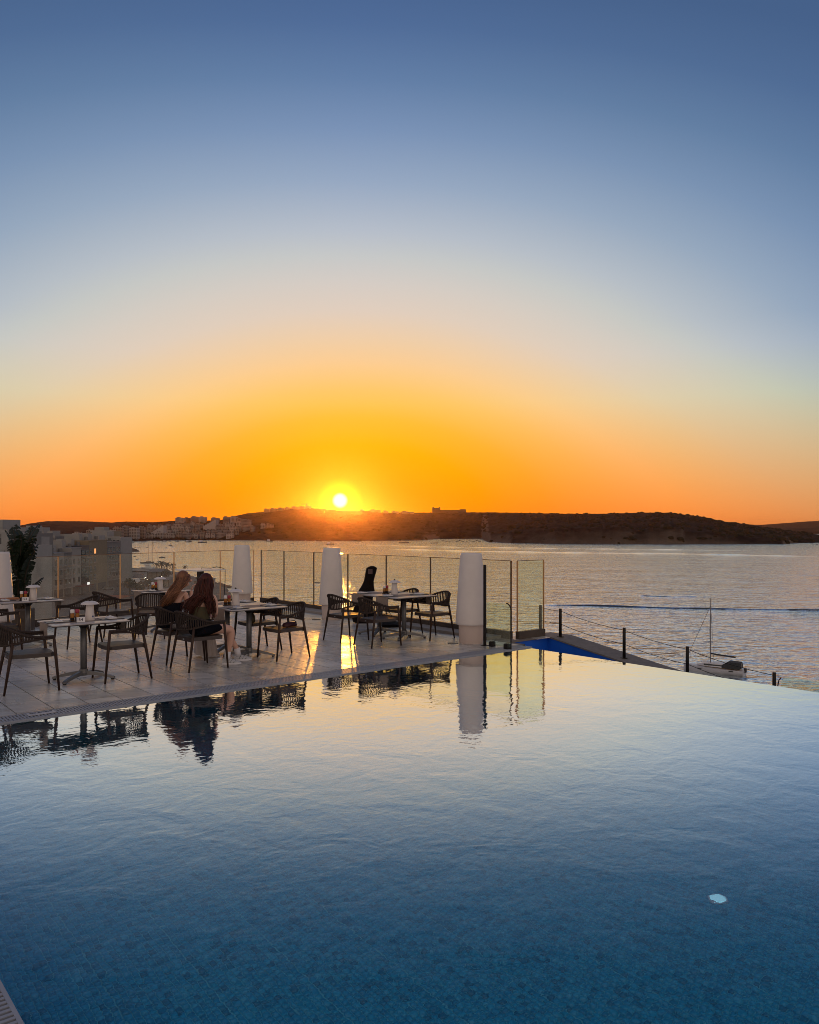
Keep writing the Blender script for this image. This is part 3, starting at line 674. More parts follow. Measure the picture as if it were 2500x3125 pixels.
for i, a in enumerate([(478, 1712, 1752, 'leftmost palm of the shore group, short and dense'), (492, 1704, 1754, 'tallest bushy palm of the shore group'), (509, 1708, 1756, 'slim palm with a pale bare trunk in the shore group'),
                       (527, 1714, 1752, 'palm just left of the glass fence post'), (564, 1721, 1752, 'small lone palm right of the glass fence post')]): palm(*a, 40 + i)

# cars
def car(px, y, m_, label, L_=4.2, H_=1.45, rz=1.3, van=False, z=TZ + .03):
    t = thing('parked_car', label, 'car', G(px, y, z), rz, 'cars parked along the street')
    e = MB(); hw = .86; prof = [(-L_ / 2, .32), (-L_ / 2, .72), (-L_ / 2 + .25, .86), (L_ * .2, .88), (L_ / 2 - .15, .74), (L_ / 2, .6), (L_ / 2, .32)]
    n_ = len(prof); e.add([(x, -hw, q) for x, q in prof] + [(x, hw, q) for x, q in prof], [tuple(range(n_ - 1, -1, -1)), tuple(range(n_, 2 * n_))] + [(i, (i + 1) % n_, n_ + (i + 1) % n_, n_ + i) for i in range(n_)])
    e.build('body', m_, t)
    hh = 2.1 if van else H_; x1 = L_ * .42 if van else L_ * .22
    cab = [(-L_ * .47, .87), (-L_ * .42 if van else -L_ * .3, hh), (x1 - .55 if not van else x1 - .3, hh), (x1, .88)]
    e = MB(); e.add([(x, -hw * .97, q) if q < 1 else (x, -hw * .82, q) for x, q in cab] + [(x, hw * .97, q) if q < 1 else (x, hw * .82, q) for x, q in cab], [(3, 2, 1, 0), (4, 5, 6, 7), (0, 1, 5, 4), (1, 2, 6, 5), (2, 3, 7, 6)])
    e.build('cabin', m_ if van else m_pane, t)
    if not van: MB().box(-L_ * .28, x1 - .6, -hw * .8, hw * .8, hh - .01, hh + .05).build('roof', m_, t)
    for sx in (-1, 1):
        for sy in (-1, 1):
            w_ = MB().lathe([(.31, -.1), (.31, .1)], 12).build('wheel', m_rubber, t); w_.rotation_euler = (math.pi / 2, 0, 0); w_.location = (sx * L_ * .31, sy * .8, .31)
    for sy in (-.6, .6): MB().box(L_ / 2 - .02, L_ / 2 + .03, sy - .16, sy + .16, .55, .68).build('headlight', m_paper, t)
m_carw = mat('white_car', (.62, .62, .62), .3); m_carg = mat('grey_car', (.16, .17, .18), .3); m_cars = mat('silver_car', (.4, .41, .42), .3)
car(412, 1782, m_carw, 'white van in the street right of the balcony block', 5.2, van=True)
car(416, 1790, m_cars, 'silver car in front of the white van')
for i, (px, y, m_, lb) in enumerate([(344, 1789, m_cars, 'silver car, left end of the row below the balcony block'), (350, 1786, m_carw, 'white car, second in the row below the balcony block'), (356, 1784, m_carg, 'dark car, third in the row below the balcony block'), (361, 1782, m_cars, 'silver car, right end of the row below the balcony block'), (330, 1800, m_carg, 'dark car alone below the blank cream wall'), (438, 1776, m_carg, 'dark car right of the white van')]):
    car(px, y, m_, lb, rz=.6)
# street lights that are lit
for i, (px, y) in enumerate([(383, 1747), (441, 1766), (445, 1764), (450, 1770), (447, 1782), (455, 1785), (470, 1784), (494, 1760), (497, 1764), (492, 1784), (430, 1786), (376, 1762)]):
    p = G(px, y + 8, TZ); t = thing('street_light', 'small lit globe lamp on a thin pole by the waterfront', 'street light', p, 0, 'lit lamps along the waterfront'); h = 8 * p.y / F
    MB().tube([(0, 0, 0), (0, 0, h)], .05, 5).build('pole', m_hull, t)
    MB().lathe([(.05, 0), (.2, .12), (.2, .26), (.05, .38)], 8, (0, 0, h)).build('globe', m_bulb, t)
# shore rocks
def rock(px, y, s, label, z=SEA):
    p = G(px, y, z); e = MB(); rg = random.Random(int(px)); rings = []
    for i, zz in enumerate((-.5, .15, .55, .85)):
        k = (1.1, 1, .75, .35)[i]; rings.append([(s * k * math.cos(a) * rg.uniform(.75, 1.2), s * .6 * k * math.sin(a) * rg.uniform(.7, 1.2), s * .38 * zz * rg.uniform(.8, 1.2)) for a in [j * 2 * math.pi / 11 for j in range(11)]])
    e.loft(rings); o = e.build('shore_rock', m_rock); o.location = p; tag(o, label, 'rock')
rock(655, 1790, 5.5, 'flat brown rock at the waterline right of the red-haired woman'); rock(678, 1793, 3.6, 'low rock ledge next to the flat brown rock'); rock(697, 1793, 2.4, 'small pointed rock standing off the shore')
rock(968, 1779, 1.6, 'small dark rock alone in the golden water beside the middle floor lamp')
rock(390, 1683, 12, 'long dark reef in the left bay above the fence rail')

# ------------------------------------------------------------------ boats
def boat_parts(t, Lb, hull_m, cabin='motor', top_m=None):
    top_m = top_m or m_hullw; B = Lb * .16; e = MB(); rings = []
    for s in [0, .15, .4, .65, .85, .97, 1.0]:
        x = -Lb / 2 + Lb * s; b = B * (1 - max(0, (s - .35) / .65) ** 2.2) + .01; zd = Lb * (.085 + .05 * s * s)
        if s == 0: b *= .85
        rings.append([(x, -b * .25, -.3), (x, -b * .85, .05), (x, -b, zd), (x, b, zd), (x, b * .85, .05), (x, b * .25, -.3)])
    e.loft(rings); e.build('hull', hull_m, t)
    zd = Lb * .095
    if cabin == 'motor':
        MB().prism([(-Lb * .2, -B * .6), (Lb * .12, -B * .6), (Lb * .22, 0), (Lb * .12, B * .6), (-Lb * .2, B * .6)], zd, zd + Lb * .12).build('cabin', top_m, t)
        MB().box(-Lb * .15, Lb * .1, -B * .61, B * .61, zd + Lb * .055, zd + Lb * .095).build('window', m_pane, t)
    elif cabin == 'fishing':
        MB().box(-Lb * .3, Lb * .02, -B * .55, B * .55, zd, zd + Lb * .17).build('cabin', top_m, t)
        MB().box(-Lb * .28, Lb * .03, -B * .5, B * .5, zd + Lb * .1, zd + Lb * .14).build('window', m_pane, t)
        MB().tube([(Lb * .06, 0, zd), (Lb * .06, 0, zd + Lb * .42)], Lb * .008, 5).build('mast', m_hull, t)
        MB().box(-Lb * .3, Lb * .05, -B * .6, B * .6, zd + Lb * .17, zd + Lb * .185).build('roof', top_m, t)
    elif cabin == 'sail':
        MB().prism([(-Lb * .1, -B * .5), (Lb * .15, -B * .45), (Lb * .26, 0), (Lb * .15, B * .45), (-Lb * .1, B * .5)], zd, zd + Lb * .05).build('cabin', top_m, t)
        MB().tube([(Lb * .1, 0, zd), (Lb * .1, 0, zd + Lb * 1.35)], Lb * .009, 6).build('mast', m_hull, t)
def boat(px, y, L_px, cab, label, group=None, hull=None, rz=None, top=None, name='moored_boat'):
    p = G(px, y, SEA); Lb = L_px * p.y / F; t = thing(name, label, 'boat', p, random.uniform(-.35, .35) if rz is None else rz, group)
    boat_parts(t, Lb, hull or m_hull, cab, top); return t
gl_ = 'boats moored across the left bay'
for i, (px, y, s) in enumerate([(380, 1656, 9), (393, 1653, 7), (406, 1656, 7), (415, 1653.5, 7), (428, 1658, 7), (436, 1655, 8), (448, 1654, 7), (473, 1655, 10), (389, 1669, 7), (396, 1672, 11), (400, 1667, 6), (413, 1671, 6), (420, 1672, 6), (426, 1672.5, 8), (449, 1671, 7), (484, 1672, 6), (508, 1671, 5), (374, 1661, 7), (369, 1667, 7), (374, 1694, 8), (383, 1685, 9), (411, 1699, 9)]):
    boat(px, y, s, 'motor', 'small dark moored boat among the many in the left bay', gl_)
boat(502, 1652, 14, 'motor', 'dark boat near the far shore, left of the two fishing boats'); boat(520, 1653, 7, 'motor', 'tiny dark boat near the far shore above the masted boat')
boat(540, 1653.5, 11, 'fishing', 'small fishing boat near the far shore, third from the right of the line'); boat(575, 1654.5, 21, 'fishing', 'broad dark fishing boat near the far shore'); boat(618, 1656, 27, 'fishing', 'largest dark trawler near the far shore with raised bow')
boat(671, 1653, 8, 'motor', 'tiny boat right of the trawler near the far shore'); boat(521, 1665.5, 13, 'fishing', 'dark fishing boat with a mast in the middle of the left bay'); boat(527, 1670, 12, 'motor', 'low pale motorboat just below the masted boat', hull=m_hullw)
boat(418, 1709, 13, 'motor', 'pale motorboat moored above the quay', hull=m_hullw); boat(495, 1702, 19, 'motor', 'covered dark boat above the palm crowns')
boat(774, 1660.5, 6, 'motor', 'tiny boat right of the far white floor lamp'); boat(823, 1652, 22, 'fishing', 'dark work boat at the foot of the hill left of the sun'); boat(892, 1659, 8, 'motor', 'small dark speedboat left of the sun'); boat(933, 1651.5, 7, 'motor', 'tiny boat at the shore under the sun, left one'); boat(962, 1651.5, 8, 'motor', 'tiny boat at the shore under the sun, right one')
boat(1007, 1662, 26, 'fishing', 'patrol boat with wheelhouse crossing below the sun'); boat(1099, 1653, 10, 'motor', 'low boat at the shore right of the sun'); boat(1188, 1652, 6, 'motor', 'tiny boat at the shore further right of the sun')
boat(1233, 1657.5, 30, 'none', 'long low raft floating off the hill', hull=m_hull, rz=0); boat(1326, 1658, 20, 'none', 'low raft right of the long one', rz=0)
for i, px in enumerate([1352, 1362, 1372, 1384, 1395, 1403, 1412, 1424, 1432, 1446, 1455, 1464, 1474]):
    boat(px, 1650.5 + (i * 7 % 5), 9, 'sail' if i % 3 == 0 else 'motor', 'tiny boat moored in the cove left of the headland', 'boats moored in the cove', top=m_hull)
boat(1586, 1671, 7, 'motor', 'lone tiny boat off the headland'); boat(1837, 1666, 7, 'motor', 'tiny motorboat off the headland cliff'); boat(1994, 1657, 8, 'motor', 'pale boat close under the headland cliff', hull=m_hullw); boat(2291, 1662, 7, 'motor', 'tiny boat near the end of the headland'); boat(2492, 1663, 10, 'motor', 'tiny dark boat at the right edge')
t = boat(1941, 1658, 18, 'sail', 'small yacht with a white sail under the headland cliff', hull=m_hullw, rz=0)
k = 18 * G(1941, 1658, SEA).y / F
MB().add([(k * .1, .05, k * .25), (-k * .3, .05, k * .25), (k * .1, .05, k * .95), (k * .1, -.05, k * .25), (-k * .3, -.05, k * .25), (k * .1, -.05, k * .95)], [(0, 1, 2), (5, 4, 3), (0, 3, 4, 1), (1, 4, 5, 2), (2, 5, 3, 0)]).build('sail', m_hullw, t)
# sailing yacht at the quay, left
p = G(450, 1719, SEA); t = thing('sailing_yacht', 'dark sailing yacht with a tall mast off the quay', 'yacht', p, 0.15)
boat_parts(t, 9.5, m_hull, 'sail', m_hull)
k = p.y / F; MB().tube([(3.3, 0, 1), (3.3, 0, (1719 - 1650) * k)], .14, 6).build('mainmast', m_hull, t)
MB().tube([(3.3, 0, (1719 - 1655) * k), (6.5, 0, 7), (8.2, 0, -1)], .05, 4).build('stay', m_hull, t)
p = G(452, 1734, SEA); t = thing('motor_yacht', 'pale two-deck motor yacht berthed at the quay', 'yacht', p, .1); boat_parts(t, 8.5, m_hullw, 'motor')
MB().box(-2.4, 1.2, -.9, .9, 1.9, 2.5).build('flybridge', m_hullw, t)
# sailing yacht, right
B0, B1 = Vector((49.3, 139.6)), Vector((56.4, 134.4)); mid = (B0 + B1) / 2; rz = math.atan2((B0 - B1).y, (B0 - B1).x)
t = thing('sailing_yacht', 'white sailing yacht with a bare mast below the infinity edge', 'yacht', (mid.x, mid.y, SEA), rz); Lb = 10.2
e = MB(); rings = []
for s in [0, .05, .2, .4, .6, .78, .9, .97, 1.0]:
    x = -Lb / 2 + Lb * s; b = 1.65 * (1 - max(0, (s - .38) / .62) ** 2.1) * (.84 + .16 * min(1, s / .38)) + .02; zd = .84 + .32 * s * s
    rings.append([(x, -b * .2, -.4), (x + .1, -b * .8, 0), (x, -b * .97, zd * .6), (x, -b, zd), (x, b, zd), (x, b * .97, zd * .6), (x + .1, b * .8, 0), (x, b * .2, -.4)])
e.loft(rings); autosmooth(e.build('hull', m_hullw, t))
e = MB()
for sy in (-1, 1):
    for s in (.15, .66): e.box(-Lb / 2 + Lb * s, -Lb / 2 + Lb * s + .7, sy * 1.62 - .03, sy * 1.62 + .03, .62, .78)
e.build('porthole', m_pane, t)
MB().loft([[(x, -b, 1.1), (x, -b * .85, 1.1 + h), (x, b * .85, 1.1 + h), (x, b, 1.1)] for x, b, h in ((-2.0, 1.1, .55), (0, 1.1, .6), (1.6, .9, .45), (2.8, .4, .15))]).build('cabin', m_hullw, t)
MB().box(-1.6, 1.4, -1.05, 1.05, 1.28, 1.5).build('cabin_window', m_pane, t)
MB().loft([[(x, -1.2, 1.02), (x, -1.05, 1.0 + h), (x, 1.05, 1.0 + h), (x, 1.2, 1.02)] for x, h in ((-4.5, .95), (-4.35, 1.12), (-2.5, 1.15), (-1.6, .55))]).build('bimini', m_canvas, t)
MB().tube([(.55, 0, 1.4), (.5, 0, 12.9)], [.11, .08], 8).build('mast', mat('mast', (.2, .2, .22), .4, metal=.5), t)
MB().tube([(.5, 0, 11.6), (4.9, 0, 1.4)], .035, 5).build('forestay', m_hull, t)
MB().tube([(.5, 0, 3.2), (-3.6, 0, 2.9)], .13, 8).build('boom', m_canvas, t)
for sy in (-1, 1): MB().tube([(.5, 0, 11.4), (.5, sy * .9, 7), (.4, sy * 1.6, 1.2)], .02, 4).build('shroud', m_hull, t)
MB().tube([(-4.7, -.4, 1.1), (-4.7, -.4, 2.0), (-4.7, .4, 2.0), (-4.7, .4, 1.1)], .05, 6).build('pushpit', m_steel, t)
w_ = MB().lathe([(.45, -.04), (.5, 0), (.45, .04)], 16).build('steering_wheel', m_hull, t); w_.location = (-4.2, .3, 1.7); w_.rotation_euler = (0, math.pi / 2, 0)
MB().box(-5.35, -5.0, -.3, .3, .5, 1.2).build('outboard', m_hull, t)

# ------------------------------------------------------------------ terrace and pool (local axes u, w)
def UW(p): return (p[0] * CT + p[1] * ST, -p[0] * ST + p[1] * CT)
U0, U1, W1, UG, WG = .81, 9.62, 8.62, .53, 8.90             # pool rectangle, gutter back edges
UF = 10.15                                                  # glass fence beside the sea
def w_on(u, px):
    k = (px - 1250) / F; return u * (CT - k * ST) / (ST + k * CT)
WINGA = [(-9.6, 11.5), (-8.55, 13.45), (-7.1, 15.94), (-6.37, 17.37), (-5.6, 18.75), (-4.8, 20.0)]
corner = P(UF, 18.3)
def build_uw(mb_, name, m_, parent=None, smooth=False):
    o = mb_.build(name, m_, parent, smooth)
    if parent is None: o.rotation_euler = (0, 0, TH)
    return o
fence_uw = [UW(p) for p in WINGA] + [(UF, 18.3)]
floor_poly = [(-6, WG), (9.78, WG), (9.78, 9.37), (10.8, 9.37), (10.8, 9.5), (UF + .12, 9.6), (UF + .12, 18.4)] + [(a - .05, b + .1) for a, b in fence_uw[-2::-1]]
e = MB(); e.prism(floor_poly, -.3, -.011)
e.prism([(-6, -4), (UG, -4), (UG, WG - .001), (-6, WG - .001)], -.3, -.011)
e.prism([(UG, WG + .0005), (9.9, WG + .0005), (9.9, WG + .003), (UG, WG + .003)], -.3, -.0112)
floor = struct(build_uw(e, 'terrace_floor', m_grout))
def inside(poly, x, y):
    r = False; j = len(poly) - 1
    for i in range(len(poly)):
        (xi, yi), (xj, yj) = poly[i], poly[j]
        if (yi > y) != (yj > y) and x < (xj - xi) * (y - yi) / (yj - yi) + xi: r = not r
        j = i
    return r
tiles = []; G_ = .0055
for i in range(-20, 24):
    u0 = 2.096 + .365 * i; u1 = u0 + .365
    if u1 < -3.2 or u0 > 10.95: continue
    cuts = {11.04}
    off = (i % 3) * .1717
    for j in range(-1, 40): cuts.add(round(11.04 - off - .515 * j, 4)) if 11.04 - off - .515 * j < 11.03 else None
    for j in range(0, 20): cuts.add(round(11.04 + off + .515 * j, 4))
    cs = sorted(cuts); cs = [c for c in cs if c > -3.5] 
    for a, b in zip(cs, cs[1:]):
        ua, ub = u0, min(u1, 10.94)
        if ub < UG or u0 < UG - .02:                        # side where the photographer stands
            ub = min(ub, UG - .004)
            if b < WG and ub - ua > .05: tiles.append((ua, ub, a, b)); continue
            ub = min(u1, 10.94)
        if b <= WG + .02: continue
        a2 = max(a, WG + .006)
        if b - a2 < .012: continue
        if not inside(floor_poly, (ua + ub) / 2, (a2 + b) / 2): continue
        tiles.append((ua, ub, a2, b))
TILE = MB().cbox(-.5, .5, -.5, .5, -1, 0, .004).mesh('tile', m_tile)
def seen(u, w):
    p = P(u, w); return p.y > .5 and -60 < 1250 + F * p.x / p.y < 2560 and w > WG - .3
tiles.sort(key=lambda q: (not seen((q[0] + q[1]) / 2, (q[2] + q[3]) / 2), P((q[0] + q[1]) / 2, (q[2] + q[3]) / 2).length))
rest = MB(); rg = random.Random(2)
for i, (a, b, c, d) in enumerate(tiles):
    dz = rg.uniform(-.0006, .0006)
    if i < 300:
        o = obj('tile', TILE, floor, ((a + b) / 2, (c + d) / 2, dz)); o.scale = (b - a - 2 * G_, d - c - 2 * G_, .0105)
        o.rotation_euler = (rg.uniform(-.0015, .0015), rg.uniform(-.0015, .0015), 0)
    else: rest.cbox(a + G_, b - G_, c + G_, d - G_, -.0105, dz, .0015)
stuff(rest.build('tiles', m_tile, floor))
# low step along the sea fence
e = MB(); e.box(UF - .42, UF - .07, 9.62, 18.0, .0012, .05); struct(build_uw(e, 'kerb_step', m_conc))

# pool
e = MB(); Z0 = -1.35
e.box(U0 - .02, U1 + .06, -4, W1 + .02, Z0 - .3, Z0)
e.box(U0 - .14, U0, -4, W1 + .14, Z0 - .3, -.035); e.box(U0, U1 + .06, W1, W1 + .12, Z0 - .3, -.035); e.box(U1, U1 + .09, -4, W1, Z0 - .29, -.022); e.box(U0, U1, -4.12, -4, Z0 - .3, .0)
pool = struct(build_uw(e, 'pool_basin', mat('pool_grout', (.12, .62, .72), .7, var=.2, scale=8)))
TP = .039; nu = int((U1 - U0) / TP); nw_ = int((W1 + 3.9) / TP)
ii, jj = np.meshgrid(np.arange(nu), np.arange(nw_), indexing='ij'); ii = ii.ravel(); jj = jj.ravel()
shift = (ii % 3) * TP / 3
cu = U0 + TP * (ii + .5) + .004 * (ii // 6 % 2); cw = -3.9 + TP * (jj + .5) + shift
ok = (cw < W1 - .03); cu, cw = cu[ok], cw[ok]
X_ = cu * CT - cw * ST; Y_ = cu * ST + cw * CT
cand = np.where((Y_ > 4.02) & (np.abs(X_) < .53 * Y_))[0]; near = cand[np.argsort(Y_[cand])][:300]; far_m = np.ones(len(cu), bool); far_m[near] = False
rgn = np.random.default_rng(4)
def tile_arrays(cu, cw):
    n = len(cu); hx = TP / 2 - .0021; q = np.array([(-1, -1, 0), (1, -1, 0), (1, 1, 0), (-1, 1, 0), (-.9, -.9, 1), (.9, -.9, 1), (.9, .9, 1), (-.9, .9, 1)], float)
    v = np.zeros((n, 8, 3)); v[:, :, 0] = cu[:, None] + q[:, 0] * hx; v[:, :, 1] = cw[:, None] + q[:, 1] * hx; v[:, :, 2] = Z0 + q[:, 2] * (.006 + .0012 * rgn.random(n))[:, None]
    f = np.array([(4, 5, 6, 7), (0, 1, 5, 4), (1, 2, 6, 5), (2, 3, 7, 6), (3, 0, 4, 7)])
    fs = (np.arange(n)[:, None, None] * 8 + f).reshape(-1)
    me = bpy.data.meshes.new('mosaic'); me.vertices.add(n * 8); me.vertices.foreach_set('co', v.reshape(-1)); me.loops.add(len(fs)); me.loops.foreach_set('vertex_index', fs.astype(np.int32))
    me.polygons.add(n * 5); me.polygons.foreach_set('loop_start', np.arange(0, len(fs), 4, dtype=np.int32)); me.polygons.foreach_set('loop_total', np.full(n * 5, 4, np.int32)); me.update(calc_edges=True); me.materials.append(m_mosaic); return me
stuff(obj('mosaic_tiles', tile_arrays(cu[far_m], cw[far_m]), pool))
one = tile_arrays(np.array([0.]), np.array([0.]))
for k in near: obj('mosaic_tile', one, pool, (cu[k], cw[k], 0))
# water surface
e = MB(); e.add([(U0 + .001, -3.99, -.016), (U1 + .07, -3.99, -.016), (U1 + .07, W1 - .001, -.016), (U0 + .001, W1 - .001, -.016)], [(0, 1, 2, 3)])
struct(build_uw(e, 'pool_water', water_pool()))
# round fittings in the pool floor
m_pl = mat('glowing_pool_lens', (.8, .9, .92), .3, var=.2, scale=40, emit=(.30, .80, 1.0), estr=.38)  # cyan glow added so the lens comes out brighter
def fitting(px, py, r, label, mc=None, name='pool_fitting', cat='pool fitting'):
    dirn = Vector(((px - 1250) / F, 1, -(py - YH) / F)).normalized(); hit = Vector((0, 0, EYE)) + dirn * ((EYE + .016) / -dirn.z)
    ci = -dirn.z; k = 1 / 1.333; ct_ = math.sqrt(1 - k * k * (1 - ci * ci)); tr = dirn * k + Vector((0, 0, 1)) * (k * ci - ct_)
    q = hit + tr * ((Z0 + .01 + .016) / tr.z if False else (-.016 - Z0 - .01) / -tr.z)
    t = thing(name, label, cat, (q.x, q.y, Z0 + .009))
    MB().lathe([(r, 0), (r, .012), (r * .93, .018), (r * .8, .018), (r * .78, .01)], 28).build('ring', m_inlet, t)
    MB().lathe([(r * .76, .001), (r * .7, .02), (r * .3, .026)], 28).build('cover', mc or m_inlet, t)
fitting(2190, 2745, .062, 'small bright round pool light at the lower right', m_pl, 'pool_light', 'pool light')
fitting(1630, 2170, .13, 'pale round fitting on the pool floor near the far corner')
fitting(300, 2338, .12, 'pale round fitting on the pool floor near the left tables')

# overflow gutter with its grating
def gutter(label, u_axis, a0, a1, b0, b1, piece_range, step=.034):
    """a = along, b = across"""
    t = thing('gutter_grating', label, 'grating', (0, 0, 0), TH)
    def bx(e, a, b, c, d, z0, z1): return e.box(a, b, c, d, z0, z1) if u_axis else e.box(c, d, a, b, z0, z1)
    bx(MB(), a0, a1, b0, b1, -.22, -.16).build('channel', m_channel, t)
    e = MB(); bx(e, a0, a1, b0, b0 + .018, -.16, -.002); bx(e, a0, a1, b1 - .018, b1, -.16, -.002); bx(e, a0, a1, (b0 + b1) / 2 - .011, (b0 + b1) / 2 + .011, -.03, -.003)
    bx(e, a0, a1, b0 + .045, b0 + .056, -.03, -.003); e.build('rail', m_grate, t)
    me = bx(MB(), -.0088, .0088, b0 + .0185, b1 - .0185, -.028, -.0015).mesh('slat', m_grate); n_ = int((a1 - a0) / step); ex = MB(); cnt = 0
    for k in range(n_):
        a = a0 + step * (k + .5)
        if piece_range[0] <= a <= piece_range[1] and cnt < 300:
            obj('slat', me, t, (a, 0, 0) if u_axis else (0, a, 0)); cnt += 1
        else: bx(ex, a - .0088, a + .0088, b0 + .0185, b1 - .0185, -.028, -.0015)
    if ex.v: stuff(ex.build('slats', m_grate, t))
    return t
gutter('white slatted overflow grating along the far edge of the pool below the tables', True, UG, 9.76, W1 + .001, WG - .001, (1.2, 9.7), .0335)
gutter('white slatted overflow grating at the near left corner of the pool', False, -3.9, W1 - .01, UG + .001, U0 - .001, (2.4, 6.0))
# notice plate on the grating
c0 = UW(G(133, 2181, 0)); t = thing('notice_plate', 'small grey plate with raised lettering lying on the pool grating', 'sign', P(c0[0], WG - .12, .0), TH)
MB().cbox(-.135, .135, -.055, .055, .0005, .008, .003).build('plate', mat('plate', (.5, .51, .54), .35, metal=.3), t)
def text(s, size, m_, parent, loc, rot=(0, 0, 0), name='lettering', ext=.0012):
    cu_ = bpy.data.curves.new(name, 'FONT'); cu_.body = s; cu_.size = size; cu_.align_x = 'CENTER'; cu_.align_y = 'CENTER'; cu_.extrude = ext
    o = bpy.data.objects.new(name, cu_); COL.objects.link(o); me = bpy.data.meshes.new_from_object(o); bpy.data.objects.remove(o)
    me.materials.append(m_); q = obj(name, me, parent, loc); q.rotation_euler = rot; return q
text('NO DIVING', .042, m_ink, t, (0, .018, .0092))

# catch channel beyond the infinity edge, its sloping coping
def zc(w): return .0 - max(0, 9.13 - w) * .156
e = MB(); ws = [9.25, 9.13, 8, 7, 6, 5, 4, 2, 0, -3]
rings = [[(10.86, w, -2.0), (10.86, w, zc(w) - .026), (11.34, w, zc(w) - .026), (11.34, w, -2.0)] for w in ws]
e.loft(rings); e.box(U1 + .09, 10.859, -3, 9.23, -2.1, -1.7); e.box(9.80, 10.8595, 9.231, 9.36, -2.1, -.0215)
struct(build_uw(e, 'catch_channel', m_blue))
e = MB(); e.loft([[(10.84, w, zc(w) - .025), (10.84, w, zc(w)), (11.38, w, zc(w)), (11.38, w, zc(w) - .025)] for w in [9.6] + ws[1:]])
e.box(9.785, 10.839, 9.215, 9.37, -.021, .0); e.box(9.785, 10.839, 9.3705, 9.6, -.0105, .0); e.box(9.785, 9.95, 8.95, 9.209, -.6, -.016)
struct(build_uw(e, 'coping', m_cope))
e = MB(); e.box(-6, 9.55, -6, 9.0, SEA - 1, -1.66); e.box(-6, UF, 9.0, 18.2, SEA - 1, -.31); e.box(9.55, 11.3, -6, 9.2, SEA - 1, -2.11); e.box(UF, 11.3, 9.2, 9.6, SEA - 1, -2.11)
e.prism([(-6, 18.2)] + [(UF, 18.2), (UF, 18.3)] + [(a, b) for a, b in fence_uw[-2::-1]] + [(-6, fence_uw[0][1])], SEA - 1, -.312) if False else None
struct(build_uw(e, 'building_base', m_conc))

# cable railing on the coping
t = thing('cable_railing', 'low cable railing with round dark posts on the sloping coping', 'railing', (0, 0, 0), TH)
pw = [(11.0, 9.52), (11.05, 9.1), (11.05, w_on(11.05, 1905)), (11.05, w_on(11.05, 2098)), (11.05, w_on(11.05, 2363))]; tops = []
for u, w in pw:
    z = zc(w); h = .5 if w < 9.4 else .53
    o = MB().lathe([(.026, 0), (.026, h - .004), (.022, h)], 14).build('post', m_dark, t, True); o.location = (u, w, z + .002)
    o2 = MB().lathe([(.06, 0), (.06, .008)], 16).build('post_flange', m_dark, o); tops.append(Vector((u, w, z + h)))
for fr_ in (.04, .27):
    for a, b in zip(tops, tops[1:]):
        pts = [a.lerp(b, s / 8) - Vector((0, 0, fr_ + .05 * (s / 8) * (1 - s / 8) * 4 * (a - b).length / 2)) for s in range(9)]
        MB().tube(pts, .0045, 6).build('cable', m_dark, t)
t = thing('glass_screen', 'low clear glass screen with a rounded corner beyond the infinity edge at the right', 'glass screen', (0, 0, 0), TH)
w5 = w_on(11.05, 2384)
e = MB(); pr = [(w5, -1.3), (w5, -.24)] + [(w5 - .1 + .1 * math.cos(a), -.24 + .1 * math.sin(a)) for a in (.4, .8, 1.2, 1.57)] + [(1.0, -.14), (1.0, -1.3)]
n_ = len(pr); e.add([(11.04, a, b) for a, b in pr] + [(11.055, a, b) for a, b in pr], [tuple(range(n_)), tuple(range(2 * n_ - 1, n_ - 1, -1))] + [(i, n_ + i, n_ + (i + 1) % n_, (i + 1) % n_) for i in range(n_)])
e.build('pane', m_glass2, t)
MB().tube([(11.05, w5 + .055, -.75), (11.05, w5 + .05, -.3), (11.05, w5 + .03, -.2), (11.05, w5, -.16)], .008, 6).build('edge_trim', m_dark, t)
# low gate pane by the pool corner
t = thing('pool_gate_pane', 'low clear pane with a rounded corner on clamps beside the near white floor lamp', 'glass screen', (0, 0, 0), TH)
pr = [(9.17, .03), (8.64, .03), (8.64, .62)] + [(8.74 - .1 * math.cos(a), .62 + .1 * math.sin(a)) for a in (.4, .8, 1.2, 1.57)] + [(9.17, .72)]
n_ = len(pr); e = MB(); e.add([(9.262, a, b) for a, b in pr] + [(9.274, a, b) for a, b in pr], [tuple(range(n_ - 1, -1, -1)), tuple(range(n_, 2 * n_))] + [(i, (i + 1) % n_, n_ + (i + 1) % n_, n_ + i) for i in range(n_)])
e.build('pane', m_glass2, t)
MB().tube([(9.268, 8.632, -.005), (9.268, 8.632, .62)] + [(9.268, 8.74 - .108 * math.cos(a), .62 + .108 * math.sin(a)) for a in (.4, .8, 1.2, 1.5)], .010, 6).build('edge_trim', m_dark, t)
for w in (9.05, 8.72): MB().cbox(9.225, 9.31, w - .035, w + .035, -.0005, .085, .012).build('clamp', m_dark, t)
t = thing('slim_post', 'slim dark upright post right beside the near white floor lamp', 'post', P(9.24, 9.19), TH)
MB().box(-.014, .014, -.022, .022, 0, 1.33).build('shaft', m_dark, t); MB().box(-.045, .045, -.05, .05, 0, .008).build('foot_plate', m_dark, t)

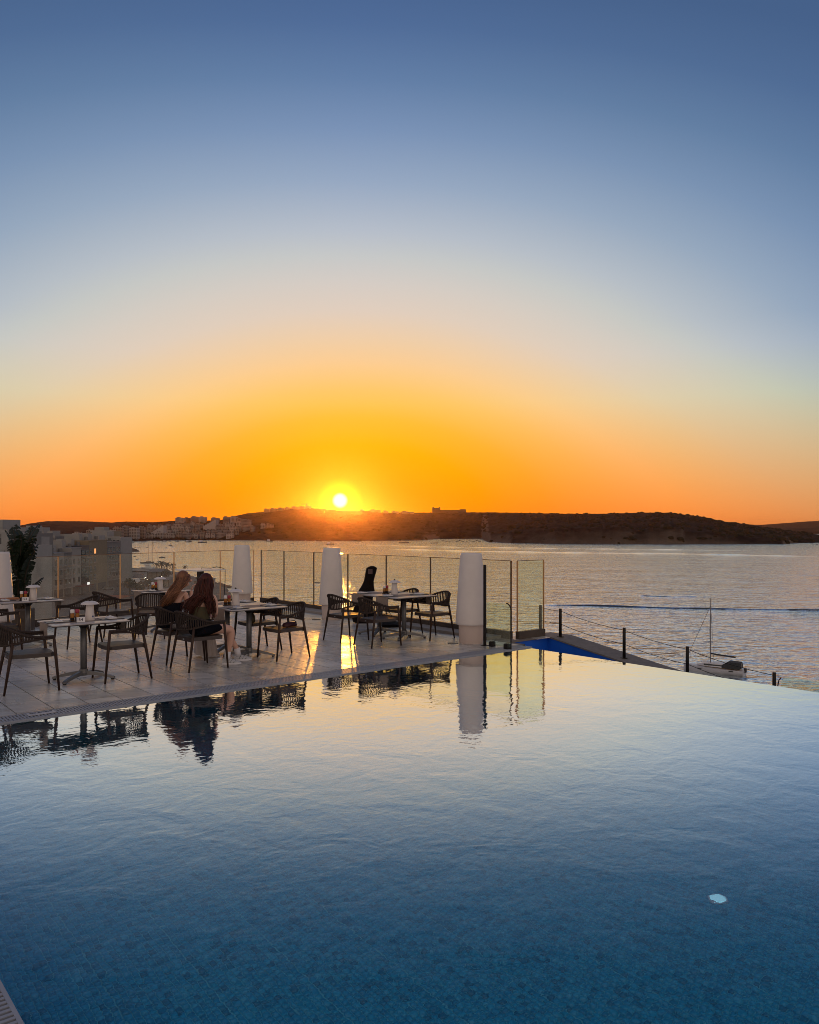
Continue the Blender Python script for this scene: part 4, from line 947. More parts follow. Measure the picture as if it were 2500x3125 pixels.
# glass fence
RAIL = 1.367
def fence(pts, label, base=.13, pm=None, gm=None):
    pm = pm or m_post
    t = thing('glass_fence', label, 'fence', (0, 0, 0), 0); n_ = len(pts)
    for i in range(n_ - 1):
        a, b = Vector((*pts[i][:2], 0)), Vector((*pts[i + 1][:2], 0)); d = (b - a); ln = d.length; mt = Matrix.Translation(a) @ Matrix.Rotation(math.atan2(d.y, d.x), 4, 'Z')
        MB().box(.022, ln - .022, -.007, .007, base + .004, RAIL - .010, mt).build('glass_panel', gm or m_glass, t)
        MB().box(.003, ln - .003, -.045, .045, -.012, base, mt).build('base_board', m_board, t)
        MB().box(.002, ln - .002, -.012, .012, RAIL - .009, RAIL, mt).build('top_rail', m_post, t)
    for i, p in enumerate(pts):
        d = Vector(pts[min(i + 1, n_ - 1)][:2]) - Vector(pts[max(i - 1, 0)][:2]); mt = Matrix.Translation((p[0], p[1], 0)) @ Matrix.Rotation(math.atan2(d.y, d.x), 4, 'Z')
        MB().box(-.0065, .0065, -.014, .014, base + .001, RAIL - .0095, mt).build('post', pm, t)
    return t
fence(WINGA + [(-4.05, 20.5)], 'glass fence with orange sunlit posts along the left end of the terrace above the town', pm=m_sunlit_edge)
fence([P(UF, 18.27)] + [P(UF, w_on(UF, px)) for px in (867, 958, 1062, 1179, 1314, 1460, 1560)], 'long glass fence with bronze posts along the sea behind the tables')
fence([P(UF + .06, 9.36), P(10.9, 9.36)], 'short glass fence panel closing the right corner of the terrace', pm=m_sunlit_edge, gm=m_glass2)

# ------------------------------------------------------------------ big white floor lamps
def floor_lamp(px, d, label):
    t = thing('floor_lamp', label, 'floor lamp', ((px - 1250) / F * d, d, 0), 0, 'tall white floor lamps along the glass fence')
    autosmooth(MB().lathe([(.195, 0), (.2, .008), (.212, .34), (.18, .35)], 48).build('base', m_base, t), 50)
    autosmooth(MB().lathe([(.20, .322), (.258, .315), (.2635, .325), (.262, .36), (.186, 1.475), (.18, 1.502), (.165, 1.512), (.02, 1.515)], 48).build('shade', m_white, t), 50)
    MB().tube([(-.22, -.1, .006), (-.4, -.12, .006)], .006, 6).build('cable', m_dark, t)
floor_lamp(1438, 13.32, 'nearest tall white floor lamp, at the pool corner beside the slim post')
floor_lamp(1012, 16.75, 'tall white floor lamp right below the sun, beside the gig bag')
floor_lamp(739, 19.6, 'farthest tall white floor lamp, behind the red-haired woman')
floor_lamp(-5, 13.85, 'tall white floor lamp cut by the left edge of the picture')

# ------------------------------------------------------------------ chairs
def arch(s):                                                # plan of the back rail: s 0..1 from right arm tip round the back to the left arm tip
    L1, r = .30, .262; tot = 2 * L1 + math.pi * r; q = s * tot
    if q < L1: return Vector((.235 - q, -r, 0))
    if q > tot - L1: return Vector((.235 - (tot - q), r, 0))
    a = (q - L1) / r; return Vector((-.065 - r * math.sin(a) * .92, -r * math.cos(a), 0))
def zt(s): k = max(0, 1 - abs(s - .5) / .40); return .645 + .155 * (k * k * (3 - 2 * k))
def zb(s): k = max(0, 1 - abs(s - .5) / .42); return .625 - .075 * (k * k * (3 - 2 * k))
def lean(s): k = max(0, 1 - abs(s - .5) / .42); return 1 + .10 * k
def ptop(s): p = arch(s); return Vector((p.x * lean(s) if p.x < 0 else p.x, p.y * (1 + .03 * (lean(s) - 1) * 10), zt(s)))
def pbot(s): p = arch(s); return Vector((p.x, p.y, zb(s)))
def chair_meshes():
    ms = {}
    ss = [i / 36 for i in range(37)]
    e = MB(); e.tube([ptop(s) for s in ss], .0165, 8); ms['back_rim'] = e.mesh('back_rim', m_rope, True)
    e = MB(); e.tube([pbot(s) for s in ss], .013, 8); ms['lower_rail'] = e.mesh('lower_rail', m_rope, True)
    e = MB(); n_ = 34
    for i in range(n_):
        s = .13 + .74 * i / (n_ - 1); ds = .0062; a, b, c, d = ptop(s - ds), ptop(s + ds), pbot(s + ds), pbot(s - ds)
        o_ = Vector((a.x + .065, a.y, 0)).normalized() * .004 if a.x < -.065 else Vector((0, math.copysign(.004, a.y), 0))
        e.add([a - o_, b - o_, c - o_, d - o_, a + o_, b + o_, c + o_, d + o_], [(0, 1, 2, 3), (7, 6, 5, 4), (1, 5, 6, 2), (0, 3, 7, 4)])
    ms['woven_back'] = e.mesh('woven_back', m_rope)
    out = [(-.225, -.20), (-.225, .20), (.20, .245), (.245, .19), (.26, 0), (.245, -.19), (.20, -.245)][::-1]
    e = MB(); e.prism(out, .405, .44); k = [(x * .985, y * .985) for x, y in out]
    e.loft([[(x, y, .4405) for x, y in k], [(x * .985, y * .985, .452) for x, y in k], [(x * .6, y * .6, .449) for x, y in k]]); ms['seat'] = e.mesh('seat', m_seat)
    e = MB(); e.box(-.24, -.226, -.195, .195, .395, .448); ms['seat_frame'] = e.mesh('seat_frame', m_brown)
    e = MB(); e.box(-.2445, -.2405, -.02, .02, .41, .43); ms['plaque'] = e.mesh('plaque', m_steel)
    for i, (f, tp) in enumerate([((.285, -.265), (.225, -.262, .645)), ((.285, .265), (.225, .262, .645)), ((-.305, -.245), (-.205, -.205, .60)), ((-.305, .245), (-.205, .205, .60))]):
        a, b = Vector((*f, 0)), Vector(tp); e = MB(); e.tube([a, a.lerp(b, .66), b], [.0125, .019, .0165], 10); ms['leg%d' % i] = e.mesh('leg', m_brown, True)
    return ms
CM = chair_meshes()
def chair(u, w, deg, label, world=None):
    t = thing('armchair', label, 'chair', world or P(u, w, .0015), TH + R(deg), 'woven-back terrace armchairs')
    for k_, me in CM.items(): obj('leg' if k_.startswith('leg') else k_, me, t)
    return t
chair(2.52, 10.17, -3, 'empty armchair at the left end of table 54, seen from behind')
chair(3.63, 10.17, 178, 'empty armchair at the right end of table 54, facing left')
chair(4.08, 13.42, 186, 'empty armchair on the right of the far left table, behind the table 54 lamp')
chair(2.86, 13.35, 4, 'empty armchair cut by the left edge, at the far left table')
chair(4.95, 14.35, 12, 'empty armchair with its oval rim open towards us, left of the table behind the women')
chair(5.42, 13.68, 62, 'empty armchair seen squarely from behind, left of the fair-haired woman')
chair(4.74, 10.98, 4, 'armchair in which the fair-haired woman sits')
chair(4.73, 10.24, 6, 'armchair in which the red-haired woman sits')
chair(6.08, 10.27, 182, 'armchair opposite the red-haired woman with a small dark purse on its seat')
chair(6.14, 11.18, 178, 'armchair opposite the fair-haired woman, half hidden behind the table')
chair(7.86, 11.18, 2, 'armchair nearest the middle floor lamp, seen from behind')
chair(7.90, 10.34, 0, 'armchair at the front left of the right-hand table, seen from behind')
chair(9.16, 10.41, 180, 'armchair at the right end of the right-hand table, facing left')
chair(9.12, 11.22, 183, 'armchair at the far right side of the right-hand table, only its back and legs showing')

# ------------------------------------------------------------------ tables
def table_meshes():
    ms = {}
    e = MB(); e.cbox(-.468, .468, -.345, .345, .7385, .7505, .003); ms['table_top'] = e.mesh('table_top', m_top)
    e = MB(); e.box(-.470, .470, -.347, .347, .728, .7383); ms['table_edge'] = e.mesh('table_edge', m_edge)
    e = MB(); e.lathe([(.040, .10), (.040, .70)], 20); ms['column'] = e.mesh('column', m_metal, True)
    e = MB(); e.lathe([(.042, .66), (.075, .70), (.12, .715), (.12, .7275)], 16); e.box(-.24, .24, -.03, .03, .712, .7274); ms['top_bracket'] = e.mesh('top_bracket', m_dark)
    e = MB(); e.lathe([(.055, .055), (.06, .09), (.05, .135), (.042, .14)], 12); ms['base_hub'] = e.mesh('base_hub', m_metal)
    e = MB(); e.loft([[(x, -b, z), (x, b, z), (x, b * .7, z + h), (x, -b * .7, z + h)] for x, b, z, h in ((.04, .03, .065, .05), (.16, .027, .055, .042), (.28, .026, .035, .034), (.36, .026, .016, .03), (.385, .022, .014, .022))])
    ms['arm'] = e.mesh('base_arm', m_metal); e = MB(); e.lathe([(.02, 0), (.022, .014)], 10, (.36, 0, 0)); ms['foot'] = e.mesh('foot', m_rubber)
    return ms
TM = table_meshes()
def table(u, w, label, deg=0):
    t = thing('cafe_table', label, 'table', P(u, w, .0015), TH + R(deg), 'small terrace tables')
    for k_ in ('table_top', 'table_edge', 'column', 'top_bracket', 'base_hub'): obj(k_, TM[k_], t)
    for a in (36, 144, 216, 324):
        o = obj('base_arm', TM['arm'], t); o.rotation_euler = (0, 0, R(a)); obj('foot', TM['foot'], o)
    return t
def runner(u, w, label, drop=.2, wid=.30, off=0.0, deg=0, m_=None):
    e = MB(); xs = [(-.474, .7505 - drop), (-.478, .68), (-.474, .7530), (-.455, .7525), (0, .7525), (.455, .7525), (.474, .7530), (.478, .68), (.474, .7505 - drop * .9)]
    r0 = [(x + (.006 if x < 0 else -.006) * 0, -wid / 2, z) for x, z in xs]; r1 = [(x, wid / 2, z) for x, z in xs]
    r0b = [(x * .9965, -wid / 2, z - .0015) for x, z in xs]; r1b = [(x * .9965, wid / 2, z - .0015) for x, z in xs]
    e.loft([r0, r1], closed=False); e.loft([r1b, r0b], closed=False); e.loft([r1, r1b], closed=False); e.loft([r0b, r0], closed=False)
    o = e.build('table_runner', m_ or m_runner); o.location = P(u, w + off, .0015); o.rotation_euler = (0, 0, TH + R(deg)); return tag(o, label, 'table runner')
TABLES = [(3.23, 10.40, 'table 54 with a single grey column, nearest on the left', 0), (3.45, 13.95, 'far left table in front of the banana plant', 0), (5.95, 14.5, 'table behind the women, in front of the town view', 0),
          (5.71, 10.65, 'near table of the women\'s pair, right of the red-haired woman', 0), (5.71, 11.36, 'far table of the women\'s pair, carrying a white lamp at its edge', 0), (8.76, 10.70, 'near table of the right-hand pair', 0), (8.76, 11.41, 'far table of the right-hand pair', 0)]
for a in TABLES: table(*a)
for (u, w, lb, _), rl in zip(TABLES, ['beige runner hanging over both ends of table 54', 'beige runner on the far left table', 'beige runner on the table behind the women', 'beige runner on the near table of the women', 'beige runner on the far table of the women', 'beige runner on the near right-hand table', 'beige runner on the far right-hand table']):
    runner(u, w, rl, .2, .34, .02)

def setting(u, w, rz, label):
    t = thing('place_setting', label, 'place setting', P(u, w, .7545), TH + rz, 'place settings on the tables')
    MB().cbox(-.10, .10, -.14, .14, 0, .008, .003).build('slate', m_slate, t)
    e = MB(); e.loft([[(x, -.05, .0085), (x, -.045, .02 + .004 * math.sin(x * 70)), (x, .045, .024 + .004 * math.sin(x * 60 + 1)), (x, .05, .0085)] for x in (-.09, -.05, 0, .05, .09)]); e.build('napkin', m_paper, t)
    o = MB().tube([(-.09, .025, .03), (.02, .025, .032), (.1, .027, .03)], [.004, .0035, .008], 6, .4).build('knife', m_steel, t)
    o = MB().tube([(-.09, -.02, .03), (.02, -.02, .032), (.1, -.018, .034)], [.004, .003, .009], 6, .4).build('fork', m_steel, t)
for u, w, r, lb in [(3.56, 10.36, 1.57, 'cutlery and napkin at the right end of table 54'), (2.92, 10.42, 1.5, 'cutlery and napkin at the left end of table 54'), (3.74, 13.9, 1.5, 'cutlery at the right of the far left table'), (3.12, 14.0, 1.6, 'cutlery at the left of the far left table'),
                    (5.72, 14.4, 1.4, 'cutlery at the left of the table behind the women'), (6.25, 14.55, 1.5, 'cutlery at the right of the table behind the women'), (6.05, 10.58, 1.5, 'cutlery at the right end of the women\'s near table'), (6.03, 11.36, 1.6, 'cutlery at the right end of the women\'s far table'),
                    (5.45, 10.5, 1.45, 'dark menu and cutlery in front of the red-haired woman'), (8.44, 11.5, 1.6, 'cutlery at the left end of the far right-hand table'), (9.08, 10.66, 1.5, 'cutlery at the right end of the near right-hand table'), (9.08, 11.35, 1.6, 'cutlery at the right end of the far right-hand table'), (8.42, 10.72, 1.5, 'cutlery at the left end of the near right-hand table')]:
    setting(u, w, r, lb)

def table_lamp(u, w, label, logo=False):
    t = thing('table_lamp', label, 'table lamp', P(u, w, .7545), TH, 'white mushroom lamps on the tables')
    autosmooth(MB().lathe([(.060, 0), (.062, .006), (.044, .195), (.040, .205)], 28).build('body', m_white, t), 50)
    autosmooth(MB().lathe([(.108, .203), (.112, .206), (.098, .222), (.065, .238), (.03, .245), (.004, .247)], 32).build('cap', m_white, t), 60)
    MB().lathe([(.012, .246), (.014, .255), (.006, .268)], 10).build('knob', m_dark, t)
    if logo:
        o = MB().lathe([(.012, 0), (.012, .0012)], 16).build('logo', mat('blue_print', (.10, .14, .25), .5), t); o.location = (.02, -.0535, .05); o.rotation_euler = (R(85), 0, R(20))
table_lamp(3.30, 10.38, 'white mushroom lamp with a small blue mark on table 54', True)
table_lamp(3.52, 13.92, 'white mushroom lamp on the far left table before the plant')
table_lamp(5.95, 14.62, 'white mushroom lamp half hidden behind the fair-haired woman')
table_lamp(5.66, 10.98, 'white mushroom lamp at the women\'s table')
table_lamp(8.80, 11.02, 'white mushroom lamp on the right-hand table against the golden water')
def cruet(u, w, label):
    t = thing('condiment_set', label, 'condiments', P(u, w, .7545), TH, 'condiment sets beside the lamps')
    MB().box(-.062, .062, -.03, .03, 0, .012).build('tray', m_dark, t)
    for x, lid in ((-.03, m_paper), (.03, m_red)):
        b = MB().lathe([(.022, .013), (.024, .03), (.024, .085), (.02, .105)], 16).build('bottle', m_amber, t, True); b.location = (x, 0, 0)
        MB().lathe([(.024, .1055), (.025, .112), (.025, .148), (.018, .152)], 16).build('lid', lid, b, True)
        MB().lathe([(.0255, .016), (.0255, .05)], 16, caps=False).build('label_band', m_dark, b, True)
cruet(3.11, 10.36, 'two sauce bottles with white and red lids on table 54'); cruet(3.37, 13.9, 'two small bottles on the far left table'); cruet(5.83, 14.6, 'bottles with a red and white lid left of the fair-haired woman'); cruet(5.54, 11.02, 'dark condiment bottles beside the women\'s lamp'); cruet(8.68, 11.12, 'small red-lidded bottles beside the right-hand lamp')
def number_card(u, w, s, label):
    t = thing('number_card', label, 'table number', P(u, w, .7545), TH - .25)
    e = MB(); e.add([(-.05, -.03, 0), (.05, -.03, 0), (.05, 0, .06), (-.05, 0, .06), (-.05, .03, 0), (.05, .03, 0)], [(0, 1, 2, 3), (3, 2, 5, 4), (0, 3, 4), (1, 5, 2), (4, 5, 1, 0)]); e.build('card', m_paper, t)
    text(s, .055, m_ink, t, (0, -.0167, .0305), (math.atan2(.06, .03), 0, 0), 'number')
    MB().box(-.055, -.0505, -.032, .032, 0, .062).build('card_side', m_ink, t)
number_card(3.145, 10.24, '54', 'white table number card reading 54'); number_card(3.37, 13.80, '53', 'dark table number card reading 53 on the far left table')

# bag on chair, flask hanging, gig bag, floor bag, bar table, cushions
t = thing('purse', 'small dark red purse lying on the seat opposite the red-haired woman', 'purse', P(6.18, 10.26, .456), TH + .3)
e = MB(); e.loft([[(x, -.05 * k, 0), (x, -.06 * k, .03), (x, -.03 * k, .062 * k), (x, .03 * k, .062 * k), (x, .06 * k, .03), (x, .05 * k, 0)] for x, k in ((-.13, .5), (-.1, 1), (0, 1.1), (.1, 1), (.13, .5))]); autosmooth(e.build('body', mat('dark_red_leather', (.05, .008, .008), .5), t), 60)
MB().tube([(-.1, 0, .06), (-.05, -.05, .09), (.05, -.05, .085), (.13, -.02, .05)], .006, 6).build('strap', m_dark, t)
t = thing('flask', 'dark bronze flask standing behind the women\'s table column', 'flask', P(5.98, 11.06, .456), TH)
MB().lathe([(.045, 0), (.055, .03), (.05, .1), (.022, .15), (.02, .18)], 18).build('body', mat('bronze', (.09, .07, .035), .4, metal=.6), t, True)
MB().tube([(-.03, 0, .17), (-.04, 0, .23), (.04, 0, .23), (.03, 0, .17)], .006, 6).build('handle', m_dark, t)
p = G(1100, 1903, 0); t = thing('gig_bag', 'black soft guitar bag standing upright behind the right-hand table', 'gig bag', (p.x + .03, p.y + .1, .001), R(-4))
prof = [(0, .13), (.02, .19), (.12, .225), (.28, .21), (.42, .165), (.55, .16), (.66, .165), (.76, .125), (.86, .10), (1.05, .11), (1.12, .11), (1.15, .06), (1.16, .03)]
rings = []
for z, hw in prof:
    cx = .11 * z + .12 * max(0, z - .5); dp = .09 if z < .7 else .06
    rings.append([(cx + hw * math.cos(a), dp * math.sin(a), z) for a in [k * 2 * math.pi / 20 for k in range(20)]])
e = MB(); e.loft(rings); autosmooth(e.build('body', m_bag, t), 60)
MB().box(.13, .22, -.075, -.066, 1.0, 1.10).build('logo_patch', mat('grey_print', (.10, .06, .06), .7), t)
MB().tube([(.03, -.1, .2), (.05, -.14, .45), (.12, -.1, .7)], .014, 6, .4).build('strap', m_bag, t)
p = G(1190, 1912, 0); t = thing('floor_bag', 'flat black bag with a loop strap on the floor behind the right-hand table', 'bag', p, .1)
e = MB(); e.loft([[(x, -.16 * k, 0), (x, -.2 * k, .05 * k), (x, 0, .11 * k), (x, .2 * k, .05 * k), (x, .16 * k, 0)] for x, k in ((-.22, .4), (-.16, .9), (0, 1.1), (.15, .9), (.22, .4))]); autosmooth(e.build('body', m_bag, t), 60)
MB().tube([(-.2, 0, .03), (-.15, .05, .22), (0, .06, .27), (.1, .03, .1)], .012, 6, .5).build('strap', m_bag, t)
t = thing('bar_table', 'high square white table with a dark post and a loose cable behind the women', 'table', (-4.40, 16.6, 0), TH + .2)
MB().cbox(-.37, .37, -.37, .37, 1.045, 1.07, .005).build('table_top', mat('bar_top', (.72, .70, .66), .3, var=.05), t)
MB().box(-.05, .05, -.05, .05, .0, 1.044).build('column', m_brown, t); MB().cbox(-.25, .25, -.25, .25, 0.001, .03, .006).build('base_plate', m_brown, t)
MB().tube([(-.05, -.1, 1.075), (-.05, -.1, 1.10), (.12, -.2, 1.09), (.2, -.28, 1.12), (.32, -.32, 1.09), (.385, -.33, 1.06), (.39, -.32, .8), (.42, -.25, .5), (.5, -.2, .25), (.65, -.1, .06)], .007, 6).build('cable', m_dark, t)
t = thing('folded_cloth', 'tan folded cloth at the back of the far left table', 'cloth', P(3.2, 14.22, .7545), TH)
MB().cbox(-.17, .17, -.06, .06, 0, .03, .01).build('cloth', m_orange, t)

# ------------------------------------------------------------------ banana plant in a planter
pb = Vector((-7.34, 14.86, 0))
t = thing('banana_plant', 'tall banana plant with torn dark leaves at the left end of the terrace', 'plant', pb)
MB().cbox(-.19, .19, -.19, .19, .0, .42, .02).build('planter', m_board, t)
def leaf(rg, base, a, ln, tilt, wid, tear):
    e = MB(); n_ = 16; pts = []
    for i in range(n_ + 1):
        s = i / n_; th = tilt - s * s * .65
        pts.append((s, th))
    p = Vector(base); path = [p.copy()]
    for i in range(n_):
        th = pts[i][1]; p = p + Vector((math.cos(a) * math.cos(th), math.sin(a) * math.cos(th), math.sin(th))) * (ln / n_); path.append(p.copy())
    side = Vector((-math.sin(a), math.cos(a), 0))
    for sgn in (-1, 1):
        for i in range(3, n_):
            s0, s1 = i / n_, (i + 1) / n_; w0 = wid * math.sin(math.pi * min(1, (s0 - .12) / .9)) ** .6 if s0 > .12 else 0; w1 = wid * max(0, math.sin(math.pi * min(1, (s1 - .12) / .9))) ** .6 if s1 < 1 else 0
            g = .25 if rg.random() < tear else 0.02
            t_ = (path[i + 1] - path[i]).normalized(); up = side.cross(t_) * sgn; fold = rg.uniform(.1, .5)
            d0 = (side * sgn + t_ * .45 - Vector((0, 0, fold))).normalized()
            a0, a1 = path[i], path[i].lerp(path[i + 1], 1 - g * .3); b0 = a0 + d0 * w0; b1 = path[i].lerp(path[i + 1], 1 - g * 2.0) + d0 * w1
            m0 = (a0 + b0) / 2 + Vector((0, 0, .02)); m1 = (a1 + b1) / 2 + Vector((0, 0, .02))
            e.add([a0, a1, m1, m0, b1, b0], [(0, 1, 2, 3), (3, 2, 4, 5)])
    e.mi = 1; e.tube(path, [.016 * (1 - .8 * i / n_) + .003 for i in range(n_ + 1)], 6)
    return e
rg = random.Random(21)
for i in range(21):
    a = i * 2.4 + rg.uniform(-.3, .3); up = i < 14
    leaf(rg, (rg.uniform(-.07, .07), rg.uniform(-.05, .05), rg.uniform(.65, 1.1) if up else rg.uniform(.4, .65)), a, rg.uniform(.85, 1.1) if up else rg.uniform(.55, .8), rg.uniform(1.3, 1.55) if up else rg.uniform(.9, 1.35), rg.uniform(.12, .17) if up else .11, rg.uniform(.3, .7)).build('leaf', [m_leaf, m_stalk], t)
for i, (x, y, h) in enumerate([(0, 0, 1.0), (.07, .03, .95), (-.06, .02, .95), (-.12, -.02, .55), (.12, 0, .55)]):
    MB().tube([(x * 1.3, y, .4), (x, y, h * .7), (x * .8, y, h)], [.05, .04, .02], 8).build('stalk', m_stalk, t)

# ------------------------------------------------------------------ the two women
def skinned(name, verts, edges, roots, m_, parent, sub=2):
    """verts: (x, y, z, r[, r2])"""
    me = bpy.data.meshes.new(name); me.from_pydata([v[:3] for v in verts], edges, []); o = obj(name, me, parent)
    md = o.modifiers.new('skin', 'SKIN'); md.use_smooth_shade = True; md.branch_smoothing = .6
    if not me.skin_vertices: bpy.context.view_layer.objects.active = o; o.select_set(True); bpy.ops.mesh.customdata_skin_add()
    for i, v in enumerate(verts):
        s = me.skin_vertices[0].data[i]; s.radius = (v[3], v[4] if len(v) > 4 else v[3]); s.use_root = i in roots
    sb = o.modifiers.new('sub', 'SUBSURF'); sb.levels = sub; sb.render_levels = sub
    bpy.context.view_layer.update(); dg = bpy.context.evaluated_depsgraph_get()
    nm = bpy.data.meshes.new_from_object(o.evaluated_get(dg)); o.modifiers.clear(); o.data = nm; nm.materials.clear(); nm.materials.append(m_)
    nm.polygons.foreach_set('use_smooth', [True] * len(nm.polygons)); return o
def chain(V, E, pts, start=None):
    prev = start
    for p in pts:
        V.append(p); i = len(V) - 1
        if prev is not None: E.append((prev, i))
        prev = i
    return prev
def hand(V, E, RT, wrist, dirn, side, curl, s=1.0):
    """five fingers as short chains rooted in the palm"""
    w = Vector(wrist); d = Vector(dirn).normalized(); sd = Vector(side); sd = (sd - d * sd.dot(d)).normalized(); up = d.cross(sd); palm = w + d * .05 * s
    for k, (off, ln) in enumerate(((-.028, .055), (-.010, .068), (.010, .074), (.027, .066))):
        a = palm + sd * off * s; b = a + (d * math.cos(curl * .4) + up * math.sin(curl * .4)) * (.04 * s + ln * .2); c = b + (d * math.cos(curl) + up * math.sin(curl)) * ln * .45; e_ = c + (d * math.cos(curl * 1.7) + up * math.sin(curl * 1.7)) * ln * .35
        RT.append(len(V)); chain(V, E, [(*a, .009), (*b, .009), (*c, .008), (*e_, .0065)])
    a = w + d * .02 * s - sd * .025; b = a - sd * .03 * s + d * .03; c = b + d * .03 + up * .01
    RT.append(len(V)); chain(V, E, [(*a, .011), (*b, .010), (*c, .008)])
def hair(strands, parent, m_, n=5):
    e = MB()
    for pts, r in strands: e.tube(pts, r, n)
    return e.build('hair', m_, parent, True)
def bez(p, n=12):
    p = [Vector(q) for q in p]; o = []
    for i in range(n + 1):
        t_ = i / n; q = list(p)
        while len(q) > 1: q = [a.lerp(b, t_) for a, b in zip(q, q[1:])]
        o.append(q[0])
    return o

# red-haired woman: frame with x to the picture's right, y away from the camera
oW = P(4.73, 10.24); t2 = thing('person', 'woman with long red-brown hair seen from behind, olive top, dark skirt and white trainers', 'person', (oW.x, oW.y, 0.0), 0)
V = []; E = []; RT = [0]
hip = chain(V, E, [(-.02, -.02, .56, .135, .115)])
waist = chain(V, E, [(0, -.03, .69, .118, .095), (.02, -.01, .83, .128, .10), (.035, .03, .95, .135, .09)], hip)
chest = waist
neck = chain(V, E, [(.05, .05, 1.035, .05), (.06, .07, 1.085, .045), (.07, .09, 1.14, .07, .08), (.072, .095, 1.20, .085, .09), (.07, .095, 1.255, .055, .06)], chest)
ra = chain(V, E, [(.175, .06, .985, .052), (.205, .06, .87, .043), (.205, .07, .755, .038), (.17, .17, .70, .032), (.12, .25, .675, .028, .02), (.10, .285, .668, .03, .016)], chest)
la = chain(V, E, [(-.115, .07, .985, .052), (-.145, .12, .86, .042), (-.12, .19, .75, .037), (-.05, .27, .70, .031), (.0, .30, .675, .028, .018)], chest)
rl = chain(V, E, [(.08, .0, .53, .095), (.24, .12, .53, .08), (.385, .235, .505, .062), (.375, .25, .36, .056), (.335, .265, .2, .042), (.315, .27, .10, .036), (.33, .275, .05, .034)], hip)
ll = chain(V, E, [(-.04, .1, .53, .095), (.10, .28, .535, .08), (.22, .43, .51, .06), (.30, .50, .36, .05), (.38, .56, .2, .04), (.41, .58, .10, .036), (.42, .585, .05, .033)], hip)
hand(V, E, RT, (.12, .25, .675), (-.6, .8, -.1), (.8, .6, 0), -.5); hand(V, E, RT, (-.05, .27, .70), (.8, .5, -.4), (.5, -.8, 0), -.5)
skinned('body', V, E, RT, m_skin, t2)
def garment(rings, name, m_, parent, n=28, folds=0, fa=0):
    e = MB(); rr_ = []
    for (cx, cy, cz, rx, ry, az_) in rings:
        rr_.append([(cx + (rx * (1 + fa * math.sin(folds * a))) * math.cos(a) * math.cos(az_) - ry * math.sin(a) * math.sin(az_), cy + rx * math.cos(a) * math.sin(az_) + ry * (1 + fa * math.sin(folds * a + 1)) * math.sin(a) * math.cos(az_), cz) for a in [k * 2 * math.pi / n for k in range(n)]])
    e.loft(rr_, caps=False); return e.build(name, m_, parent, True)
garment([(-.01, -.025, .615, .165, .14, 0), (0, -.03, .70, .142, .122, 0), (.012, -.015, .79, .148, .125, 0), (.022, .0, .855, .155, .125, 0)], 'top', m_olive, t2)
e = MB()
for leg, side in (((-.02, -.02, .56), 0),):
    pass
rings = []
for s, c, rx, rz in [(0, (-.03, -.12, .54), .15, .09), (.1, (-.02, -.08, .555), .185, .115), (.35, (.03, .02, .555), .20, .115), (.7, (.10, .13, .545), .20, .10), (1, (.16, .21, .535), .19, .085)]:
    dx, dy = .62, .78; rings.append([(c[0] + rx * math.cos(a) * dy, c[1] - rx * math.cos(a) * dx, max(.457, c[2] + rz * math.sin(a))) for a in [k * 2 * math.pi / 24 for k in range(24)]])
e.loft(rings); autosmooth(e.build('skirt', m_black, t2), 70)
garment([(0, -.03, .59, .17, .15, 0), (0, -.03, .64, .162, .138, 0), (0, -.03, .68, .15, .13, 0)], 'skirt_waist', m_black, t2)
def shoe(p, rz, parent):
    sh = obj('trainer', None, parent, p, rz)
    e = MB(); rings = []
    for x, w, z0, z1 in ((-.085, .028, .022, .075), (-.06, .038, .02, .10), (0, .042, .02, .095), (.06, .046, .02, .075), (.12, .046, .02, .055), (.155, .036, .022, .042), (.17, .015, .025, .033)):
        rings.append([(x, w * math.cos(a), z0 + (z1 - z0) * max(0, math.sin(a))) for a in [k * math.pi / 8 for k in range(9)]])
    e.loft(rings, closed=False); e2 = e.build('upper', m_shoe, sh, True)
    out = [(-.095, -.02), (-.08, -.038), (0, -.043), (.1, -.05), (.16, -.035), (.18, 0), (.16, .035), (.1, .05), (0, .043), (-.08, .038), (-.095, .02)]
    MB().prism(out, .001, .024).build('sole', m_sock, sh)
    e = MB()
    for k in range(3): e.tube([(-.02 + .045 * k, -.047, .03), (.01 + .045 * k, -.03, .075 - .012 * k), (.02 + .045 * k, 0, .092 - .018 * k)], .003, 5)
    e.build('stripe', m_rubber, sh)
shoe((.335, .285, 0.0015), .1, t2); shoe((.43, .59, 0.0015), .35, t2)
for i, (a, b) in enumerate((((.326, .27, .19), (.322, .275, .07)), ((.39, .567, .19), (.41, .582, .07)))):
    MB().tube([a, ((a[0] + b[0]) / 2, (a[1] + b[1]) / 2, (a[2] + b[2]) / 2), b], [.047, .043, .042], 16).build('sock', m_sock, t2, True)
rg = random.Random(31); st = []
hc = Vector((.07, .085, 1.195))
